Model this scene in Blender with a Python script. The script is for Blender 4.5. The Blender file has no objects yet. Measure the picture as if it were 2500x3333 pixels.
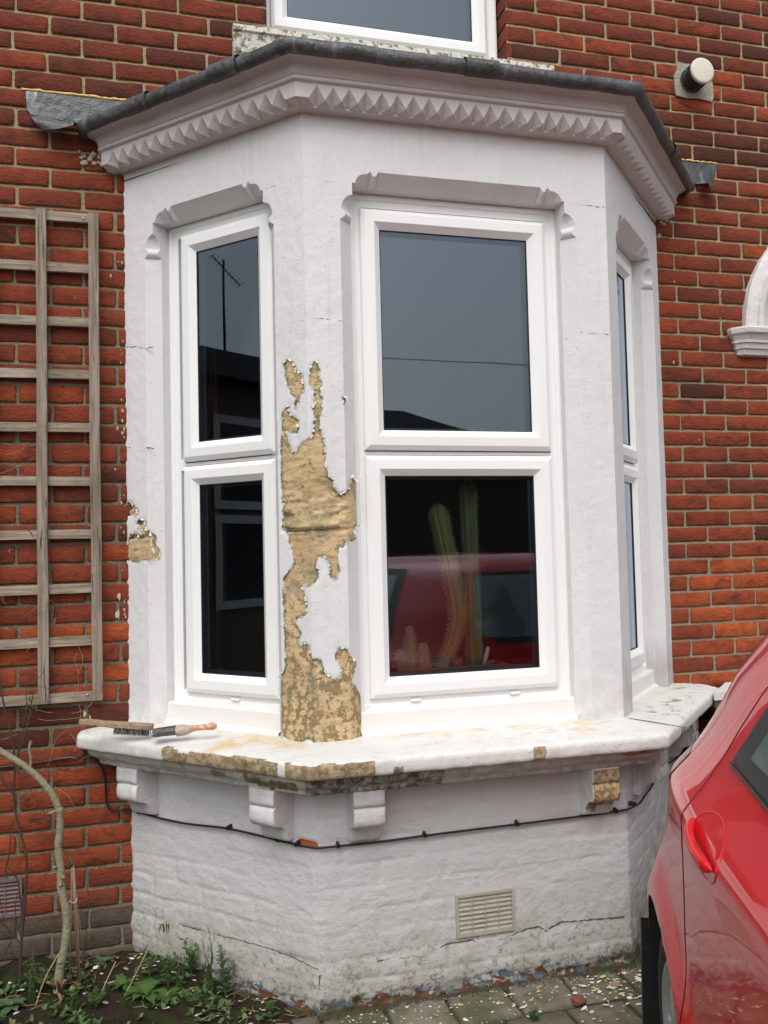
import bpy, bmesh, math, random
import numpy as np
from mathutils import Vector, Matrix
rad = math.radians
scene = bpy.context.scene
COL = scene.collection
random.seed(11)

# ------------------------------------------------------------------ camera
YAW, PITCH, ROLL = -0.25590, 0.04428, 0.02378
cam_d = bpy.data.cameras.new('camera'); cam = bpy.data.objects.new('camera', cam_d); COL.objects.link(cam)
cam_d.sensor_fit = 'VERTICAL'; cam_d.sensor_height = 24.0; cam_d.sensor_width = 18.0
cam_d.lens = 2746.775 / 3333 * 24.0
cam_d.clip_start = 0.02; cam_d.clip_end = 400
_c, _s = math.cos(YAW), math.sin(YAW); _cp, _sp = math.cos(PITCH), math.sin(PITCH)
_R = Vector((_c, _s, 0)); _Fl = Vector((-_s, _c, 0)); _Z = Vector((0, 0, 1))
_F = _Fl * _cp + _Z * _sp; _U = -_Fl * _sp + _Z * _cp
_cr, _sr = math.cos(ROLL), math.sin(ROLL)
_r = _R * _cr - _U * _sr; _u = _R * _sr + _U * _cr
cam.matrix_world = Matrix(((_r.x, _u.x, -_F.x, 0.13874), (_r.y, _u.y, -_F.y, -3.41938), (_r.z, _u.z, -_F.z, 1.52444), (0, 0, 0, 1)))
scene.camera = cam

# ------------------------------------------------------------------ world, sun, exposure
SUN_EL, SUN_AZ = 54, 200
w = bpy.data.worlds.new('World'); scene.world = w; w.use_nodes = True
nt = w.node_tree; bg = nt.nodes['Background']
sky = nt.nodes.new('ShaderNodeTexSky'); sky.sky_type = 'NISHITA'; sky.sun_disc = False
sky.sun_elevation = rad(SUN_EL); sky.sun_rotation = rad(SUN_AZ); sky.air_density = 1.6; sky.dust_density = 4.0
hs = nt.nodes.new('ShaderNodeHueSaturation'); hs.inputs['Saturation'].default_value = 0.36
nt.links.new(sky.outputs[0], hs.inputs['Color']); nt.links.new(hs.outputs[0], bg.inputs[0]); bg.inputs[1].default_value = 0.17
sl = bpy.data.lights.new('sun', 'SUN'); sun = bpy.data.objects.new('sun', sl); COL.objects.link(sun)
sl.energy = 0.8; sl.angle = rad(45); sl.color = (1.0, 0.985, 0.965)
_d = Vector((math.sin(rad(SUN_AZ)) * math.cos(rad(SUN_EL)), math.cos(rad(SUN_AZ)) * math.cos(rad(SUN_EL)), math.sin(rad(SUN_EL))))
sun.rotation_euler = _d.to_track_quat('Z', 'Y').to_euler(); sun.location = (0, -6, 9)
scene.view_settings.view_transform = 'Standard'; scene.view_settings.look = 'None'
scene.view_settings.exposure = 0.19; scene.view_settings.gamma = 1.0
scene.render.engine = 'CYCLES'
scene.cycles.max_bounces = 8; scene.cycles.transparent_max_bounces = 16

# ------------------------------------------------------------------ numpy noise
def _h(i, j, k, seed):
    n = (i * 374761393 + j * 668265263 + k * 2147483647 + seed * 1274126177) & 0xffffffff
    n = ((n ^ (n >> 13)) * 1274126177) & 0xffffffff
    n = n ^ (n >> 16)
    return (n & 0xffff) / 32767.5 - 1.0
def vn(P, scale=1.0, seed=0):
    P = np.asarray(P, float) * scale
    i = np.floor(P).astype(np.int64); f = P - i; f = f * f * (3 - 2 * f)
    i = i + 100000
    r = 0
    for a in (0, 1):
        for b in (0, 1):
            for c in (0, 1):
                wgt = (f[..., 0] if a else 1 - f[..., 0]) * (f[..., 1] if b else 1 - f[..., 1]) * (f[..., 2] if c else 1 - f[..., 2])
                r = r + wgt * _h(i[..., 0] + a, i[..., 1] + b, i[..., 2] + c, seed)
    return r
def fbm(P, scale=1.0, seed=0, oct=3):
    r = 0; a = 1.0; t = 0
    for o in range(oct):
        r = r + a * vn(P, scale * 2 ** o, seed + o * 17); t += a; a *= .55
    return r / t
def polysd(x, y, poly):
    """signed distance to polygon, positive inside"""
    x = np.asarray(x, float); y = np.asarray(y, float)
    d = np.full(x.shape, 1e9); ins = np.zeros(x.shape, bool)
    n = len(poly)
    for i in range(n):
        ax, ay = poly[i]; bx, by = poly[(i + 1) % n]
        ex, ey = bx - ax, by - ay
        wx, wy = x - ax, y - ay
        t = np.clip((wx * ex + wy * ey) / (ex * ex + ey * ey + 1e-12), 0, 1)
        d = np.minimum(d, (wx - t * ex) ** 2 + (wy - t * ey) ** 2)
        if ey != 0:
            c = ((ay > y) != (by > y)) & (x < (bx - ax) * (y - ay) / (by - ay) + ax)
            ins ^= c
    d = np.sqrt(d)
    return np.where(ins, d, -d)

# ------------------------------------------------------------------ mesh collector
class MB:
    def __init__(s): s.v = []; s.f = []; s.n = 0; s.at = {}; s.sm = []; s.mi = []
    def add(s, V, F, smooth=False, mi=0, **at):
        V = np.asarray(V, float).reshape(-1, 3)
        b = s.n; s.v.append(V); s.f += [tuple(b + i for i in f) for f in F]; s.n += len(V)
        s.sm += [smooth] * len(F); s.mi += [mi] * len(F)
        for k in set(s.at) | set(at):
            if k not in s.at: s.at[k] = [np.zeros(b)] if b else []
            a = at.get(k); s.at[k].append(np.zeros(len(V)) if a is None else np.broadcast_to(np.asarray(a, float).ravel() if np.ndim(a) else a, (len(V),)))
    def grid(s, P, smooth=True, close=False, flip=False, mi=0, **at):
        P = np.asarray(P, float); r, c = P.shape[:2]; F = []
        for i in range(r - 1):
            for j in range(c if close else c - 1):
                j2 = (j + 1) % c
                q = (i * c + j, i * c + j2, (i + 1) * c + j2, (i + 1) * c + j)
                F.append(q[::-1] if flip else q)
        s.add(P.reshape(-1, 3), F, smooth, mi, **{k: (np.asarray(a).reshape(-1) if np.ndim(a) else a) for k, a in at.items()})
    def box(s, x0, x1, y0, y1, z0, z1, M=None, mi=0, bev=0.0):
        if bev > 0:
            bm = bmesh.new(); bmesh.ops.create_cube(bm, size=1)
            for v in bm.verts: v.co = Vector(((x0 + x1) / 2 + v.co.x * (x1 - x0), (y0 + y1) / 2 + v.co.y * (y1 - y0), (z0 + z1) / 2 + v.co.z * (z1 - z0)))
            bmesh.ops.bevel(bm, geom=list(bm.edges), offset=bev, segments=2, affect='EDGES', profile=.5)
            V = np.array([v.co[:] for v in bm.verts]); bm.verts.index_update(); F = [tuple(v.index for v in f.verts) for f in bm.faces]; bm.free()
        else:
            V = np.array([(x, y, z) for x in (x0, x1) for y in (y0, y1) for z in (z0, z1)], float)
            F = [(0, 1, 3, 2), (4, 6, 7, 5), (0, 4, 5, 1), (2, 3, 7, 6), (0, 2, 6, 4), (1, 5, 7, 3)]
        if M is not None: V = np.array([M(*p) for p in V])
        s.add(V, F, False, mi)
    def tube(s, pts, r, n=8, cap=True, smooth=True, mi=0, **at):
        pts = [Vector(p) for p in pts]; rs = r if isinstance(r, (list, tuple)) else [r] * len(pts)
        rows = []; up = None
        for i, p in enumerate(pts):
            t = (pts[min(i + 1, len(pts) - 1)] - pts[max(i - 1, 0)]).normalized()
            if up is None: up = t.orthogonal().normalized()
            up = (up - t * up.dot(t)); up = up.normalized() if up.length > 1e-6 else t.orthogonal().normalized()
            b = t.cross(up)
            rows.append([tuple(p + (up * math.cos(a) + b * math.sin(a)) * rs[i]) for a in [2 * math.pi * k / n for k in range(n)]])
        m = len(rows); P = np.array(rows); F = []
        for i in range(m - 1):
            for j in range(n): F.append((i * n + j, i * n + (j + 1) % n, (i + 1) * n + (j + 1) % n, (i + 1) * n + j))
        if cap: F.append(tuple(range(n))[::-1]); F.append(tuple((m - 1) * n + j for j in range(n)))
        s.add(P.reshape(-1, 3), F, smooth, mi, **at)
    def prism(s, poly, fn, d0, d1, mi=0):
        """poly of (a,b); fn(a,b,d)->xyz; walls between d0 and d1 and both caps"""
        n = len(poly); V = [fn(a, b, d0) for a, b in poly] + [fn(a, b, d1) for a, b in poly]
        F = [tuple(range(n)), tuple(range(2 * n - 1, n - 1, -1))] + [(i, (i + 1) % n, n + (i + 1) % n, n + i) for i in range(n)]
        s.add(V, F, False, mi)
    def lathe(s, prof, M, n=24, mi=0):
        P = np.array([[M(r * math.cos(2 * math.pi * k / n), r * math.sin(2 * math.pi * k / n), h) for k in range(n)] for r, h in prof])
        s.grid(P, close=True, mi=mi)
    def build(s, name, mats, parent=None, loc=None):
        V = np.concatenate(s.v) if s.v else np.zeros((0, 3))
        off = Vector((0, 0, 0))
        me = bpy.data.meshes.new(name)
        if parent is None and loc is not None: V = V - np.array(loc)
        if parent is not None: V = V - np.array(parent.location)
        me.from_pydata(V.tolist(), [], s.f)
        for k, a in s.at.items():
            A = me.attributes.new(k, 'FLOAT', 'POINT'); A.data.foreach_set('value', np.concatenate(a).astype(np.float32))
        me.polygons.foreach_set('use_smooth', s.sm); me.polygons.foreach_set('material_index', s.mi)
        for m in (mats if isinstance(mats, (list, tuple)) else [mats]): me.materials.append(m)
        me.update()
        o = bpy.data.objects.new(name, me); COL.objects.link(o)
        if parent is not None: o.parent = parent
        elif loc is not None: o.location = loc
        return o
def tag(o, label=None, cat=None, group=None, kind=None):
    if label: o['label'] = label
    if cat: o['category'] = cat
    if group: o['group'] = group
    if kind: o['kind'] = kind
    return o
def thing(name, label, cat, loc=(0, 0, 0), group=None):
    o = bpy.data.objects.new(name, None); COL.objects.link(o); o.location = loc; o.empty_display_size = .1
    return tag(o, label, cat, group)

# ------------------------------------------------------------------ node helper
class NT:
    def __init__(s, name):
        s.m = bpy.data.materials.new(name); s.m.use_nodes = True; s.t = s.m.node_tree
        for n in list(s.t.nodes): s.t.nodes.remove(n)
        s.out = s.t.nodes.new('ShaderNodeOutputMaterial'); s._co = None
    def n(s, typ, **kw):
        x = s.t.nodes.new('ShaderNode' + typ)
        for k, v in kw.items(): setattr(x, k, v)
        return x
    def set(s, sock, v):
        if isinstance(v, bpy.types.NodeSocket): s.t.links.new(v, sock)
        elif v is not None:
            if sock.type == 'RGBA' and not np.isscalar(v) and len(v) == 3: v = (*v, 1)
            sock.default_value = v
    @property
    def co(s):
        if s._co is None: s._co = s.n('NewGeometry').outputs['Position']
        return s._co
    def map(s, sc, co=None, loc=None):
        m = s.n('Mapping'); s.set(m.inputs['Vector'], co or s.co); m.inputs['Scale'].default_value = sc
        if loc: m.inputs['Location'].default_value = loc
        return m.outputs[0]
    def noise(s, scale, det=3, rough=.55, co=None, dist=0, col=False):
        x = s.n('TexNoise'); s.set(x.inputs['Vector'], co or s.co); x.inputs['Scale'].default_value = scale
        x.inputs['Detail'].default_value = det; x.inputs['Roughness'].default_value = rough; x.inputs['Distortion'].default_value = dist
        return x.outputs['Color' if col else 'Fac']
    def voro(s, scale, co=None, feat='F1', out='Distance'):
        x = s.n('TexVoronoi'); x.feature = feat; s.set(x.inputs['Vector'], co or s.co); x.inputs['Scale'].default_value = scale
        return x.outputs[out]
    def math(s, op, a, b=0.0, c=None, clamp=False):
        x = s.n('Math'); x.operation = op; x.use_clamp = clamp; s.set(x.inputs[0], a); s.set(x.inputs[1], b)
        if c is not None: s.set(x.inputs[2], c)
        return x.outputs[0]
    def mr(s, v, a, b, c=0.0, d=1.0, smooth=False):
        x = s.n('MapRange'); x.clamp = True
        if smooth: x.interpolation_type = 'SMOOTHSTEP'
        for i, q in enumerate((v, a, b, c, d)): s.set(x.inputs[i], q)
        return x.outputs[0]
    def mix(s, f, a, b, mode='MIX'):
        x = s.n('Mix'); x.data_type = 'RGBA'; x.blend_type = mode
        s.set(x.inputs[0], f); s.set(x.inputs[6], a); s.set(x.inputs[7], b); return x.outputs[2]
    def attr(s, name, out='Fac'):
        x = s.n('Attribute'); x.attribute_name = name; return x.outputs[out]
    def bump(s, h, dist=.01, strength=1.0, normal=None):
        x = s.n('Bump'); s.set(x.inputs['Height'], h); x.inputs['Distance'].default_value = dist; x.inputs['Strength'].default_value = strength
        if normal is not None: s.set(x.inputs['Normal'], normal)
        return x.outputs[0]
    def xyz(s, v=None):
        x = s.n('SeparateXYZ'); s.set(x.inputs[0], v or s.co); return x.outputs
    def pbr(s, col, rough=.5, normal=None, metal=0.0, spec=.5, coat=0.0, **kw):
        p = s.n('BsdfPrincipled'); s.set(p.inputs['Base Color'], col); s.set(p.inputs['Roughness'], rough); s.set(p.inputs['Metallic'], metal)
        s.set(p.inputs['Specular IOR Level'], spec); s.set(p.inputs['Coat Weight'], coat)
        if coat: p.inputs['Coat Roughness'].default_value = .02
        if normal is not None: s.set(p.inputs['Normal'], normal)
        for k, v in kw.items(): s.set(p.inputs[k], v)
        s.t.links.new(p.outputs[0], s.out.inputs[0]); return s.m
def simple(name, col, rough=.5, spec=.5, metal=0.0, var=.12, scale=30, bump=0.0, coat=0.0, bscale=None):
    n = NT(name); f = n.noise(scale, 4)
    c = n.mix(f, tuple(max(0, x * (1 - var)) for x in col), tuple(min(1, x * (1 + var)) for x in col))
    nm = n.bump(n.noise(bscale or scale * 2, 4), bump) if bump else None
    return n.pbr(c, rough, nm, metal, spec, coat)

# ------------------------------------------------------------------ materials
def mat_brick():
    n = NT('red_brick'); base = n.attr('tone'); r2 = n.attr('tone2')
    bright = n.mix(n.noise(18, 4), (.340, .060, .020), (.490, .110, .030))
    mid = n.mix(n.noise(24, 4), (.190, .036, .018), (.315, .060, .026))
    dark = n.mix(n.noise(30, 4), (.032, .015, .012), (.115, .030, .018))
    c = n.mix(n.mr(base, 0.0, .5), dark, mid); c = n.mix(n.mr(base, .5, 1.0), c, bright)
    st = n.noise(9, 5, .65, n.map((1, 1, 2.2)), .6)
    c = n.mix(n.math('MULTIPLY', n.mr(st, .47, .66), n.mr(r2, 0, 1, .35, 1.0)), c, (.055, .022, .017))
    sp = n.noise(140, 2, .5)
    c = n.mix(n.mr(sp, .62, .75), c, (.10, .035, .02)); c = n.mix(n.math('MULTIPLY', n.mr(n.noise(60, 3), .70, .76), .35), c, (.42, .30, .22))
    c = n.mix(n.math('MULTIPLY', n.mr(n.noise(26, 6, .75, n.map((1, 1, 1.6), loc=(7, 0, 3)), .8), .55, .66), .7), c, (.060, .024, .018))
    c = n.mix(n.math('MULTIPLY', n.mr(n.noise(2.0, 3), .45, .62), .30), c, (.10, .035, .022))
    c = n.mix(n.math('MULTIPLY', n.mr(n.math('ADD', n.attr('edge'), n.math('MULTIPLY', n.math('SUBTRACT', n.noise(45, 4, .65), .5), 1.6)), .45, .75), .30), c, (.08, .028, .018))
    ed = n.math('ADD', n.attr('edge'), n.math('MULTIPLY', n.math('SUBTRACT', n.noise(75, 4, .65), .5), 1.5))
    c = n.mix(n.mr(ed, .95, 1.05), c, (.26, .22, .15))
    z = n.xyz()[2]
    damp = n.math('MAXIMUM', n.math('MULTIPLY', n.mr(z, .34, .02), n.mr(n.noise(7, 5), .35, .6)), n.math('MULTIPLY', n.mr(z, .215, .175), n.mr(n.noise(16, 5), .30, .42)))
    c = n.mix(n.math('MULTIPLY', damp, .85), c, n.mix(n.noise(22, 5), (.045, .038, .026), (.15, .125, .10)))
    h = n.math('ADD', n.math('MULTIPLY', n.noise(45, 5, .65, n.map((1, 1, 1.8))), .7), n.math('MULTIPLY', n.noise(220, 2), .3))
    return n.pbr(c, .88, n.bump(h, .010, 1.0), spec=.25)
def mat_mortar():
    n = NT('mortar'); z = n.xyz()[2]
    c = n.mix(n.mr(z, 1.9, 3.5), n.mix(n.mr(n.xyz()[0], 1.0, 1.4), (.165, .145, .100), (.31, .26, .175)), (.40, .315, .18))
    c = n.mix(n.mr(z, .5, .2), c, (.20, .175, .13))
    c = n.mix(n.math('MULTIPLY', n.mr(n.noise(12, 5), .45, .65), .4), c, (.19, .17, .13))
    c = n.mix(n.mr(n.noise(160, 2), .6, .8), c, (.45, .37, .24))
    h = n.math('ADD', n.noise(70, 4), n.math('MULTIPLY', n.noise(260, 2), .4))
    return n.pbr(c, .95, n.bump(h, .007, 1.0), spec=.15)
def mat_paint(kind):
    """old masonry paint over sandstone: 'peel' >0 where it has come off"""
    n = NT('flaking_paint_' + kind)
    z = n.xyz()[2]
    p = n.attr('peel')
    rag = n.math('ADD', n.math('MULTIPLY', n.math('SUBTRACT', n.noise(55, 4, .7), .5), .013), n.math('MULTIPLY', n.math('SUBTRACT', n.noise(220, 2), .5), .004))
    sd = n.math('ADD', p, rag)
    bare = n.mr(sd, -.0004, .0006)
    # stone
    st = n.mix(n.noise(14, 5, .7), (.50, .365, .205), (.72, .55, .325))
    st = n.mix(n.mr(n.noise(90, 3, .6), .45, .7), st, (.66, .47, .27))
    low = n.mr(z, 1.42, 1.12, 0.0, .10)
    patch = n.noise(40, 8, .68)
    st = n.mix(n.mr(n.math('ADD', patch, low), .60, .615), st, n.mix(n.noise(40, 3), (.235, .165, .085), (.32, .235, .125)))
    st = n.mix(n.mr(n.noise(42, 5, .65, n.map((1, 1, 1), loc=(4, 2, 7)), .4), .66, .675), st, (.72, .56, .32))
    st = n.mix(n.math('MULTIPLY', n.mr(n.noise(11, 7, .72, n.map((1, 1, 1), loc=(9, 1, 3))), .51, .58), .62), st, (.25, .26, .165))
    st = n.mix(n.math('MULTIPLY', n.mr(n.noise(6, 5, .6, n.map((1, 1, 1.4), loc=(2, 8, 1))), .46, .64), .38), st, (.34, .225, .115))
    st = n.mix(n.mr(n.noise(120, 4, .7, n.map((1, 1, 1.5))), .62, .72), st, (.20, .13, .065))
    edge = n.math('MULTIPLY', n.mr(sd, .013, .002), n.mr(n.noise(22, 4), .42, .50))
    st = n.mix(n.math('MULTIPLY', edge, .95), st, (.125, .165, .095))
    e2 = n.math('MULTIPLY', n.mr(sd, .007, .004), n.mr(n.noise(26, 3, .6, n.map((1, 1, 1), loc=(3, 3, 3))), .55, .58))
    st = n.mix(e2, st, (.78, .66, .40))
    # paint
    pt = n.mix(n.noise(5, 4), (.655, .655, .670), (.715, .715, .730))
    sc = n.noise(3.2, 5, .6, n.map((1, 1, .55)))
    pt = n.mix(n.math('MULTIPLY', n.mr(sc, .5, .72), .30), pt, (.60, .58, .58))
    sk = n.math('MULTIPLY', n.mr(n.noise(38, 4, .6, n.map((1, 1, .035))), .52, .70), n.mr(n.noise(2.6, 3), .42, .60)); pt = n.mix(n.math('MULTIPLY', sk, .20), pt, (.42, .40, .38))
    lowd = n.math('MULTIPLY', n.mr(z, 1.22, .92), n.mr(n.noise(16, 5, .65), .40, .62))
    if kind != 'sill':
        pt = n.mix(n.math('MULTIPLY', lowd, .38), pt, (.42, .40, .36))
        ch = n.mr(n.noise(130, 2, .5, n.map((1, 1, 1), loc=(1, 5, 2))), .735, .76)
        pt = n.mix(n.math('MULTIPLY', ch, n.mr(n.noise(4, 3), .5, .6)), pt, (.36, .35, .33))
        x = n.xyz()[0]
        grey = n.math('MULTIPLY', n.math('MULTIPLY', n.mr(x, 1.74, 1.80), n.mr(z, 1.12, .98)), n.mr(n.noise(30, 5, .7, n.map((1, 1, .15))), .36, .54))
        pt = n.mix(n.math('MULTIPLY', grey, .75), pt, (.36, .335, .33))
    if kind == 'sill':
        pt = n.mix(n.noise(7, 4), (.62, .615, .60), (.71, .705, .68))
        pt = n.mix(n.math('MULTIPLY', n.attr('stain'), n.mr(n.noise(13, 5, .6), .40, .60)), pt, (.62, .46, .25))
        pt = n.mix(n.math('MULTIPLY', n.mr(n.noise(15, 8, .75, n.map((1, 1.6, 1))), .53, .60), n.attr('dirt')), pt, (.27, .25, .18))
        pt = n.mix(n.math('MULTIPLY', n.attr('algae'), n.mr(n.noise(34, 5, .68, n.map((1, 1, .6))), .33, .58)), pt, (.105, .10, .075))
        moss = n.math('MULTIPLY', n.mr(n.noise(24, 5), .52, .62), .7)
        st = n.mix(n.mr(n.noise(28, 7, .7), .42, .60), n.mix(n.noise(90, 3), (.17, .125, .070), (.28, .21, .125)), n.mix(n.noise(70, 4), (.36, .275, .17), (.56, .45, .30))); st = n.mix(n.math('MULTIPLY', moss, n.attr('moss')), st, (.10, .11, .04))
    c = n.mix(bare, pt, st)
    edgeline = n.math('MULTIPLY', n.mr(n.math('ABSOLUTE', sd), .0022, .0006), .28)
    c = n.mix(edgeline, c, (.13, .115, .07))
    hp = n.math('ADD', n.math('MULTIPLY', n.noise(26, 4, .6, n.map((1, 1, .8))), .8), n.math('MULTIPLY', n.mr(n.noise(75, 3, .55), .62, .82), .5))
    hs_ = n.math('ADD', n.math('MULTIPLY', n.noise(34, 6, .7, n.map((1, 1, 1.5)), .2), 1.9), n.math('MULTIPLY', n.noise(150, 3), .35))
    hh = n.n('Mix'); hh.data_type = 'FLOAT'; n.set(hh.inputs[0], bare); n.set(hh.inputs[2], n.math('ADD', hp, .9)); n.set(hh.inputs[3], hs_)
    rg = n.mr(bare, 0, 1, .55, .93)
    return n.pbr(c, rg, n.bump(hh.outputs[0], .0046, 1.0), spec=.35)
def mat_plinth():
    n = NT('painted_brick_plinth'); z = n.xyz()[2]
    pt = n.mix(n.noise(4, 4), (.53, .53, .535), (.60, .60, .605))
    d1 = n.math('MULTIPLY', n.mr(z, .36, .06), n.mr(n.noise(6, 6, .7), .28, .62))
    pt = n.mix(n.math('MULTIPLY', d1, .72), pt, (.305, .285, .215))
    sp = n.math('MULTIPLY', n.mr(n.noise(48, 5, .7), .54, .62), n.mr(z, .30, .10))
    pt = n.mix(n.math('MULTIPLY', sp, .7), pt, (.20, .185, .13))
    x = n.xyz()[0]
    pt = n.mix(n.math('MULTIPLY', n.math('MULTIPLY', n.mr(x, 1.80, 2.05), n.mr(z, .75, .2)), n.mr(n.noise(14, 5), .3, .6, 0, .8)), pt, (.21, .20, .135))
    fl = n.math('ADD', n.noise(30, 5, .65, dist=.4), n.mr(z, .125, .0, -.26, .10))
    c = n.mix(n.mr(fl, .535, .55), pt, n.mix(n.noise(60, 2), (.085, .135, .185), (.13, .19, .235)))
    f2 = n.math('ADD', n.noise(21, 5, .65, n.map((1, 1, 1.4), loc=(5, 5, 5)), .4), n.mr(z, .10, -.01, -.26, .12))
    c = n.mix(n.mr(f2, .52, .535), c, n.mix(n.noise(50, 3), (.085, .055, .035), (.22, .07, .035)))
    b = n.attr('peel')
    c = n.mix(n.mr(n.math('ADD', b, n.math('MULTIPLY', n.math('SUBTRACT', n.noise(80, 3), .5), .006)), 0, .001), c, (.40, .10, .03))
    cm = n.math('MULTIPLY', n.mr(n.noise(110, 2), .715, .74), .6)
    c = n.mix(cm, c, (.25, .22, .18))
    c = n.mix(n.math('MULTIPLY', n.attr('algae'), n.mr(n.noise(12, 5), .35, .6)), c, (.07, .075, .03))
    h = n.math('ADD', n.math('ADD', n.math('MULTIPLY', n.noise(17, 5, .62, n.map((1, 1, 1.5))), 1.5), n.math('MULTIPLY', n.noise(60, 4), .5)), n.math('MULTIPLY', n.mr(fl, .50, .515), -.3))
    return n.pbr(c, .62, n.bump(h, .0040, 1.0), spec=.3)
def mat_lead():
    n = NT('lead_sheet')
    f = n.noise(7, 6, .7, dist=.8)
    c = n.mix(n.mr(f, .35, .65), (.048, .050, .053), (.120, .125, .132))
    c = n.mix(n.mr(n.noise(13, 5, .65, n.map((1, 1, .4)), .5), .60, .76), c, (.34, .36, .39))
    return n.pbr(c, n.mr(f, .3, .7, .32, .6), n.bump(n.noise(24, 4), .009), metal=.35, spec=.5)
def mat_wood(name, a, b, sc=(6, 60, 60), rough=.8):
    n = NT(name); co = n.n('TexCoord').outputs['Object']
    g = n.noise(1.0, 5, .65, n.map(sc, co), .6)
    c = n.mix(n.mr(g, .36, .64), a, b); c = n.mix(n.math('MULTIPLY', n.mr(n.noise(7, 5, .6, co), .48, .64), .45), c, (.13, .125, .085)); c = n.mix(n.mr(n.noise(1.0, 3, .5, n.map(tuple(q * 2.2 for q in sc), co)), .62, .68), c, tuple(x * .45 for x in a))
    k = n.voro(9, n.map((1, 1, .5), co)); c = n.mix(n.mr(k, .09, .05), c, tuple(x * .35 for x in a))
    return n.pbr(c, rough, n.bump(n.math('ADD', g, n.math('MULTIPLY', n.noise(120, 3, .5, co), .3)), .003), spec=.2)
def mat_glass(name='window_glass', k=2.5, tint=(.80, .93, 1.08)):
    n = NT(name); fr = n.n('Fresnel'); fr.inputs[0].default_value = 1.5
    nm = n.bump(n.noise(2.2, 1), .0006); n.set(fr.inputs['Normal'], nm)
    f = n.math('SUBTRACT', 1.0, n.math('POWER', n.math('SUBTRACT', 1.0, fr.outputs[0]), k), clamp=True)
    t = n.n('BsdfTransparent'); t.inputs[0].default_value = (.88, .91, .90, 1)
    g = n.n('BsdfGlossy'); g.inputs['Roughness'].default_value = 0.0; g.inputs[0].default_value = (*tint, 1); n.set(g.inputs['Normal'], nm)
    m = n.n('MixShader'); n.set(m.inputs[0], f); n.t.links.new(t.outputs[0], m.inputs[1]); n.t.links.new(g.outputs[0], m.inputs[2])
    n.t.links.new(m.outputs[0], n.out.inputs[0]); return n.m

M_BRICK = mat_brick(); M_MORTAR = mat_mortar(); M_PAINT = mat_paint('pier'); M_SILLP = mat_paint('sill'); M_PLINTH = mat_plinth()
M_LEAD = mat_lead(); M_GLASS = mat_glass(); M_GLASS2 = mat_glass('inner_pane_glass', 1.8)
M_UPVC = simple('white_upvc', (.83, .84, .84), .28, .5, var=.015, scale=3)
M_CILL = simple('cream_upvc_cill', (.76, .755, .73), .35, .5, var=.03, scale=8)
M_GASKET = simple('black_rubber', (.012, .013, .015), .6)
M_SPACER = simple('spacer_bar', (.10, .13, .16), .35, metal=.3)
M_CORN = None
M_TREL = mat_wood('weathered_trellis_wood', (.165, .125, .095), (.36, .30, .245), (60, 60, 3))
M_TRELH = mat_wood('weathered_batten_wood', (.20, .155, .115), (.42, .35, .28), (3, 60, 60))
M_CRACK = simple('crack_shadow_dirt', (.10, .085, .065), .95)
M_BLACK = simple('black_cable_sheath', (.012, .012, .013), .45)
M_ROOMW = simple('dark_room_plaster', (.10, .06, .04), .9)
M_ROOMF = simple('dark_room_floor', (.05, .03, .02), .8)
M_SEAL = simple('yellow_sealant', (.72, .52, .20), .8, var=.2, bump=.01)
M_SOIL = None
# ================================================================== THE HOUSE
K = 2 ** -.5; P = .613; XB, XC, XD = .613, 1.764, 2.377; LL = P * 2 ** .5; LF = XC - XB
FAC = {'L': ((0, 0), (K, -K), (-K, -K), LL), 'F': ((XB, -P), (1, 0), (0, -1), LF), 'R': ((XC, -P), (K, K), (K, -K), LL)}
U0 = {'L': 0.0, 'F': LL, 'R': LL + LF}
def fp(f, s, d, z):
    """facet point: s along, d inward depth, z"""
    o, t, n, l = FAC[f]
    s = np.asarray(s, float); d = np.asarray(d, float); z = np.asarray(z, float)
    s, d, z = np.broadcast_arrays(s, d, z)
    return np.stack([o[0] + t[0] * s - n[0] * d, o[1] + t[1] * s - n[1] * d, z], -1)
house = thing('brick_house', 'red brick house front with a white painted canted bay window whose paint is flaking off', 'house', (1.19, 0, 0))

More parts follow.
